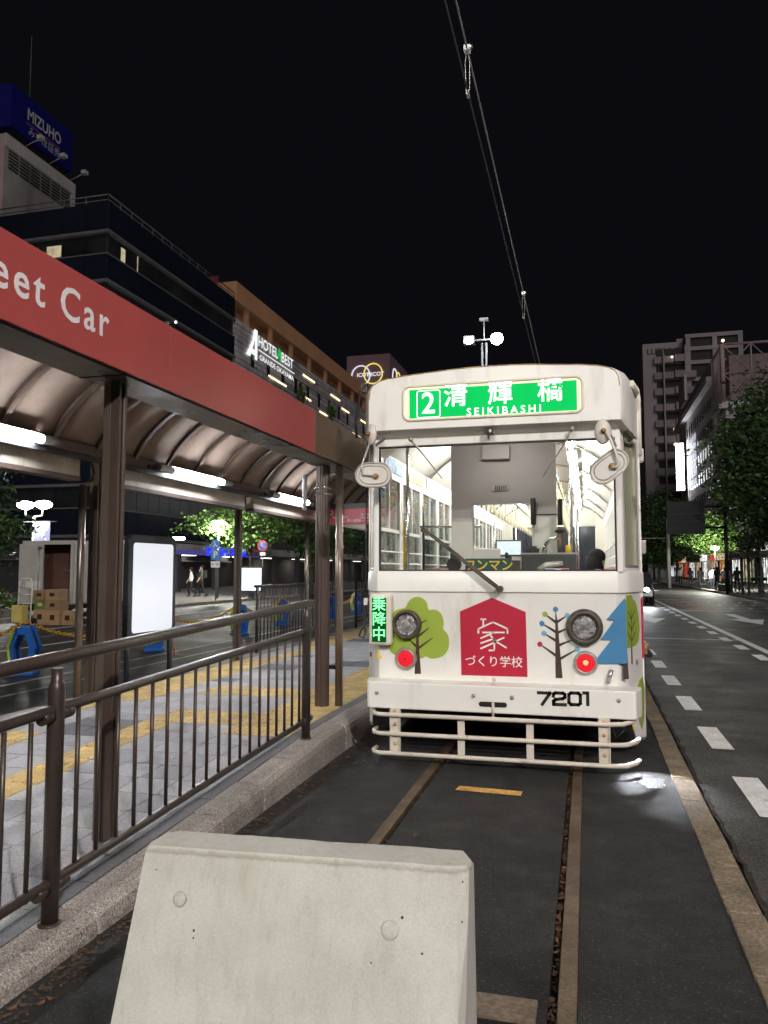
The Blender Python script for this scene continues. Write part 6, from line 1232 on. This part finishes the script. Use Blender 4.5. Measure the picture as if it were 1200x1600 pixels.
# white store building with rows of small windows and a pink roof truss
ws = thing('store_building', 'white building with rows of small windows and pink roof truss', 'building', (24, 118, .1))
MB().box(16.0, 40, 104, 141, .1, 25.4).build('body', 'store_white', ws); MB().box(16.4, 40, 98, 104, .1, 20.8).build('near_wing', 'store_white', ws)
MB().box(15.2, 40, 104, 142, 25.4, 26.2).build('eave', 'store_eave', ws); MB().box(15.9, 40, 104.5, 141.5, 26.2, 28.4).build('attic', 'tower_wall', ws); MB().box(15.6, 16.0, 97.6, 104, 20.8, 21.3).build('cornice', 'store_eave', ws); MB().box(16, 40, 97.7, 98.0, 20.8, 21.6).build('cornice', 'store_eave', ws)
for r_ in range(6):
    for k in range(17):
        y = 99.0 + k * 2.35 
        if y < 104 and r_ < 1: continue
        zc = 23.2 - r_ * 2.9
        if y < 104 and zc > 20: continue
        x = 16.0 if y > 104 else 16.4
        MB().box(x - .05, x + .02, y, y + .95, zc - .75, zc + .75).build('window', 'window_black', ws)
tr = MB()
for z in (21.6, 25.0, 28.6):
    tr.tube([(16.2, 98, z), (40, 98, z)], .16, 5)
for y in (98, 103.8): tr.tube([(16.2, y, 21.3), (16.2, y, 28.6)], .2, 5)
for k in range(8):
    x = 16.2 + k * 3.2; tr.tube([(x, 98, 21.5), (x, 98, 28.6)], .10 if k else .3, 5)
    for z0, z1 in ((21.6, 25), (25, 28.6)): tr.tube([(x, 98, z0), (x + 3.2, 98, z1)], .07, 4); tr.tube([(x, 98, z1), (x + 3.2, 98, z0)], .07, 4)
for k in range(9): tr.tube([(16.2, 98 + k * .72, 21.3), (16.2, 98 + k * .72, 28.4)], .07, 4)
tr.tube([(16.2, 98, 28.6), (16.2, 104, 28.6), (16.2, 141, 28.7)], .14, 5); tr.build('roof_truss', 'truss_pink', ws)
MB().box(17.2, 40, 99.5, 104, 20.9, 27.6).build('roof_screen', 'pink_wall', ws)
MB().box(15.5, 15.7, 128, 136, 28.4, 32.5).build('roof_board', 'store_white', ws)
vs_ = thing('vertical_sign', 'tall bright white vertical sign on the white store wall', 'sign', (15, 132, 12)); MB().box(14.3, 15.55, 131.6, 132.6, 14.3, 22.1).build('cabinet', 'tower_wall', vs_); MB().box(14.35, 15.5, 131.55, 131.59, 14.4, 22.0).build('face', 'sign_bright', vs_)
b = MB()
for k in range(6): b.box(15.90, 15.95, 120.5, 130.8, 14.3 + k * 1.3, 15.3 + k * 1.3)
b.build('side_face', 'sign_soft', vs_)
# shops at street level
sf = thing('shop_row', 'row of brightly lit shop fronts along the right pavement', 'building', (17, 90, .1)); MB().box(15.0, 15.9, 62, 230, .13, 5.2).build('wall', 'tower_wall', sf)
seq = ['shop_cool', 'shop_white', 'shop_warm', 'shop_white', 'shop_orange', 'shop_warm', 'shop_white', 'shop_warm', 'shop_white', 'shop_red', 'shop_warm', 'shop_white']
for k in range(24):
    y = 63 + k * 6.8; b = MB().box(14.94, 15.0, y, y + 6.2, .3, 3.3)
    for q in range(6): b.box(14.86, 14.94, y + .25 + q * 1.12, y + .40 + q * 1.12 + .25 * (q % 3 == 1), .3, 2.6)
    w_ = b.build('shop_front', 'frame_grey', sf); MB().box(14.90, 14.935, y + .3, y + 5.9, .4, 2.6).build('window', seq[k % 12], w_); MB().box(14.6, 14.9, y, y + 6.2, 2.7, 3.5).build('sign_board', ['shop_red', 'shop_white', 'tower_wall', 'tower_wall', 'shop_warm'][k % 5], w_)
    MB().box(13.9, 14.94, y - .1, y + 6.3, 3.6, 3.75).build('awning', 'tower_wall', sf)

# trees on the right pavement
tree('largest dark street tree filling the right picture edge', (11.2, 44, .13), 12, (11.0, 44, 7.3), (4.1, 3.4, 5.0), 26000, .30, 170, 31, .25, .2)
tree('street tree at right behind the largest one, beside the bus shelter', (10.6, 53, .13), 9, (10.6, 53, 5.2), (2.6, 2.6, 2.9), 7000, .22, 60, 32, .3, .16)
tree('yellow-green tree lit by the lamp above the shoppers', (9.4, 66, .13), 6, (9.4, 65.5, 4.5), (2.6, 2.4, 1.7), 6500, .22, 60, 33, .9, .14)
tree('dark tree right of the street car, behind the traffic sign', (7.2, 84, .13), 9, (7.4, 83, 5.6), (3.2, 3, 4.0), 7000, .30, 60, 34, .2, .16)
tree('far dark tree beside the tower foot', (10.4, 98, .13), 9, (10.6, 98, 5.2), (3.4, 3, 3.6), 5000, .34, 50, 35, .25, .16)
tree('low dark tree at the far end of the right pavement', (9.6, 120, .13), 8, (9.8, 120, 4.8), (3.5, 3, 3.4), 4000, .36, 40, 36, .25, .16)
rl = thing('street_lamp', 'street lamp shining under the yellow-green tree', 'street lamp', (9.0, 60, .13)); MB().tube([(9.0, 60, .13), (9.0, 60, 3.0)], [.06, .045], 8).build('post', 'lamp_pole', rl); MB().lathe([(.08, -.1), (.28, 0), (.22, .12), (.05, .16)], (9.0, 60, 3.12), 'z', 16).build('globe', 'street_lamp_lit', rl); lamp('glow', 'POINT', rl, (9.0, 60.6, 3.25), 2600, (1, .98, .85), .25)
sg = thing('traffic_sign', 'back of a large dark traffic sign on an overhead arm', 'sign', (7.9, 49, .13)); MB().box(4.72, 6.86, 49, 49.08, 3.72, 5.68).build('panel', 'sign_back', sg); b = MB(); b.tube([(8.0, 49.2, .13), (8.0, 49.2, 5.9)], .10, 10); b.tube([(8.0, 49.15, 5.35), (4.9, 49.15, 5.35)], .06, 8); b.tube([(8.0, 49.15, 4.1), (4.9, 49.15, 4.1)], .06, 8); b.build('pole', 'dark_metal', sg)
for k in range(4): MB().box(4.74, 6.84, 48.96, 49.0, 4.0 + k * .45, 4.06 + k * .45).build('stiffener', 'dark_metal', sg)
up_ = thing('utility_pole', 'plain pale utility pole right of the street car', 'pole', (6.9, 70, 0)); MB().tube([(6.4 + .4, 70, 0), (6.4 + .4, 70, 6.0)], [.16, .13], 10).build('shaft', 'grey_wall', up_); MB().tube([(6.8, 70, 4.3), (3.0, 70, 4.3)], .03, 6).build('arm', 'grey_wall', up_)
# bus shelters
for i, y in enumerate((44.5, 49.8)):
    s_ = thing('bus_shelter', ['glass bus shelter with lit panel at right picture edge', 'second bus shelter, behind the one with the lit panel'][i], 'shelter', (9.6, y, .13), 'bus shelters'); MB().box(8.75, 10.6, y - .5, y + 3.2, 2.35, 2.6).build('roof', 'dark_metal', s_, .03)
    for x, yy in ((8.85, y - .35), (10.5, y - .35), (8.85, y + 3.0), (10.5, y + 3.0)): MB().box(x - .05, x + .05, yy - .05, yy + .05, .13, 2.35).build('post', 'dark_metal', s_)
    MB().box(9.0, 10.4, y + 3.02, y + 3.06, .5, 2.2).build('glass_wall', 'pane', s_)
    if i == 0: q = MB().box(9.35, 10.35, y - .32, y - .22, .45, 2.25).build('light_panel', 'frame_grey', s_); MB().box(9.42, 10.28, y - .335, y - .325, .55, 2.15).build('poster', 'shop_cool', q)
    bn2 = MB().box(9.2, 10.3, y + 1.5, y + 1.9, .5, .56).build('bench', 'alu', s_); MB().box(9.25, 9.31, y + 1.6, y + 1.8, .13, .5).build('leg', 'dark_metal', bn2); MB().box(10.2, 10.26, y + 1.6, y + 1.8, .13, .5).build('leg', 'dark_metal', bn2)
# pedestrians on the right
pp = [(8.95, 55, 20, 'cloth_white', 'cloth_black', 'person in white top beside the dark bench bins'), (8.85, 58.5, 200, 'cloth_black', 'cloth_black', 'person in black standing by the kerb under the lit tree'), (9.6, 60, 160, 'cloth_navy', 'cloth_black', 'person in navy behind the one in black'), (9.2, 63, 20, 'cloth_white', 'cloth_navy', 'person in white under the street lamp'), (8.9, 67, 200, 'cloth_black', 'cloth_navy', 'dark figure walking away past the lamp'), (10.2, 69, 30, 'cloth_blue', 'cloth_black', 'person in blue top near shop front'), (9.0, 74, 180, 'cloth_black', 'cloth_black', 'far dark figure near the white pole'), (8.8, 80, 10, 'cloth_white', 'cloth_black', 'far person in white coat near the utility pole'), (9.9, 57, 170, 'cloth_olive', 'cloth_black', 'person in olive beside the tree trunk'), (10.8, 62, 90, 'cloth_white', 'cloth_black', 'person in white by orange shop window')]
for x, y, a, t_, b_, lb in pp: person(lb, (x, y, .13), R(a), rnd.uniform(1.58, 1.76), t_, b_, 'walk' if (int(x * 10) % 2) else 'stand', group='people on the right pavement')
# bicycles and bins on the pavement
def bicycle(label, x, y, a):
    t = thing('bicycle', label, 'bicycle', (x, y, .13), 'bicycles on the right pavement')
    def put_(b, nm, m_): o = bpy.data.objects.new(nm, b.mesh(nm, m_)); COL.objects.link(o); o.parent = t
    for yy in (-.52, .52): b = MB(); b.tube([(0, yy + .32 * math.cos(q), .33 + .32 * math.sin(q)) for q in [k * 6.283 / 20 for k in range(20)]], .018, 5, closed=True); put_(b, 'wheel', 'tyre')
    b = MB(); b.tube([(0, -.52, .33), (0, -.38, .85), (0, -.36, 1.0)], .018, 6); b.tube([(0, -.42, .70), (0, .05, .32), (0, .52, .33)], .018, 6); b.tube([(0, -.40, .78), (0, .18, .75)], .018, 6); b.tube([(0, .05, .32), (0, .20, .86)], .018, 6); put_(b, 'frame', 'alu')
    b = MB(); b.tube([(-.25, -.28, 1.02), (0, -.37, 1.0), (.25, -.28, 1.02)], .014, 6); put_(b, 'handlebar', 'alu'); put_(MB().cbox((0, .22, .89), (.14, .26, .06)), 'saddle', 'rubber'); put_(MB().cbox((0, -.58, .88), (.3, .26, .22)), 'basket', 'dark_metal'); t.rotation_euler.z = R(a)
for i, (x, y) in enumerate(((9.3, 51.5), (9.7, 52.0), (10.1, 52.4), (9.0, 64.5), (8.9, 71))): bicycle(['parked bicycle nearest the bus shelter', 'middle one of three bicycles parked by the bus shelter', 'third bicycle parked by the bus shelter, farthest from kerb', 'bicycle parked beneath the yellow-green tree', 'farthest bicycle standing at the kerb'][i], x, y, 70 + i * 13)
for i, (x, y) in enumerate(((8.95, 56.2), (9.35, 57.8))):
    t_ = thing('planter', ['low dark planter box at the kerb near the tree trunk', 'second dark planter box, behind the first'][i], 'planter', (x, y, .13)); MB().box(x - .35, x + .35, y - .3, y + .3, .13, .62).build('box', 'dark_metal', t_, .02); b = MB(); leaves(b, (x, y, .75), (.4, .35, .2), 160, .12, 8, seed=90 + i, mix=.5); b.build('foliage', ['leaf_dark', 'leaf_mid'], t_)
# oncoming car with headlights
ca = thing('car', 'dark oncoming car with dazzling headlights beside the street car', 'car', (2.0, 37.6, 0))
b = MB(); b.prism([(36.0, .35), (36.05, .75), (36.9, .92), (37.5, 1.42), (39.0, 1.46), (39.9, 1.0), (40.2, .9), (40.2, .35)], 'x', 1.15, 2.85); bo = b.build('body', 'car_paint', ca, .07, 3); MB().prism([(36.98, .96), (37.5, 1.37), (37.52, 1.37), (37.0, .95)], 'x', 1.3, 2.7).build('windscreen', 'dark_glass', ca)
for x in (1.45, 2.55): hl = MB().lathe([(.11, 0.02), (.10, -.03), (.02, -.05)], (x, 36.02, .70), 'y', 16).build('headlight', 'headlight_lit', ca)
MB().box(1.75, 2.25, 35.98, 36.0, .42, .55).build('number_plate', 'paper', ca); MB().box(1.4, 2.6, 35.985, 36.01, .56, .64).build('grille', 'rubber', ca)
for y in (36.8, 39.4):
    for x in (1.2, 2.8): wh = MB().lathe([(.30, -.1), (.31, 0), (.30, .1)], (x, y, .312), 'x', 18).build('wheel', 'tyre', ca); MB().lathe([(.19, -.105), (.19, .105)], (x, y, .312), 'x', 14).build('rim', 'alu', wh)
for x in (1.5, 2.55): MB().box(x - .02, x + .02, 37.0, 37.02, .95, .97).build('wiper', 'rubber', ca)
lamp('headlight_beam', 'SPOT', ca, (2.5, 35.9, .70), 420, (.9, .95, 1), .1, 60, (-.02, -1, -.05))
# passenger seated in the street car
pa = person('seated passenger with long dark hair inside the street car', (0.14, 9.35, .70), R(90), 1.56, 'cloth_blue', 'cloth_black', 'sit', hairlen=.12)
pa.location = (0.12, 9.05, .30)

# ================================================================== street lamps behind the photographer (same type as the ones in view)
for i, (x, y, z, pw, col) in enumerate(((7.4, -7.5, 10.0, 8300, (1.0, .91, .885)), (-2.6, -11.5, 10.5, 4900, (.96, 1.0, .89)))):
    s_ = thing('street_lamp', ['street lamp behind the camera on the right kerb', 'street lamp behind the camera over the platform end'][i], 'street lamp', (x, y, 0)); b = MB(); b.tube([(x, y, 0), (x, y, z + .4)], [.09, .06], 8); b.tube([(x - .6, y, z + .1), (x + .6, y, z + .1)], .04, 8); b.build('mast', 'lamp_pole', s_)
    for q in (-.6, .6): MB().lathe([(.06, .05), (.22, 0), (.20, -.05), (.02, -.07)], (x + q, y, z + .05), 'z', 16).build('lens', 'street_lamp_lit', s_)
    lamp('light', 'POINT', s_, (x, y + .3, z - .25), pw, col, .22)
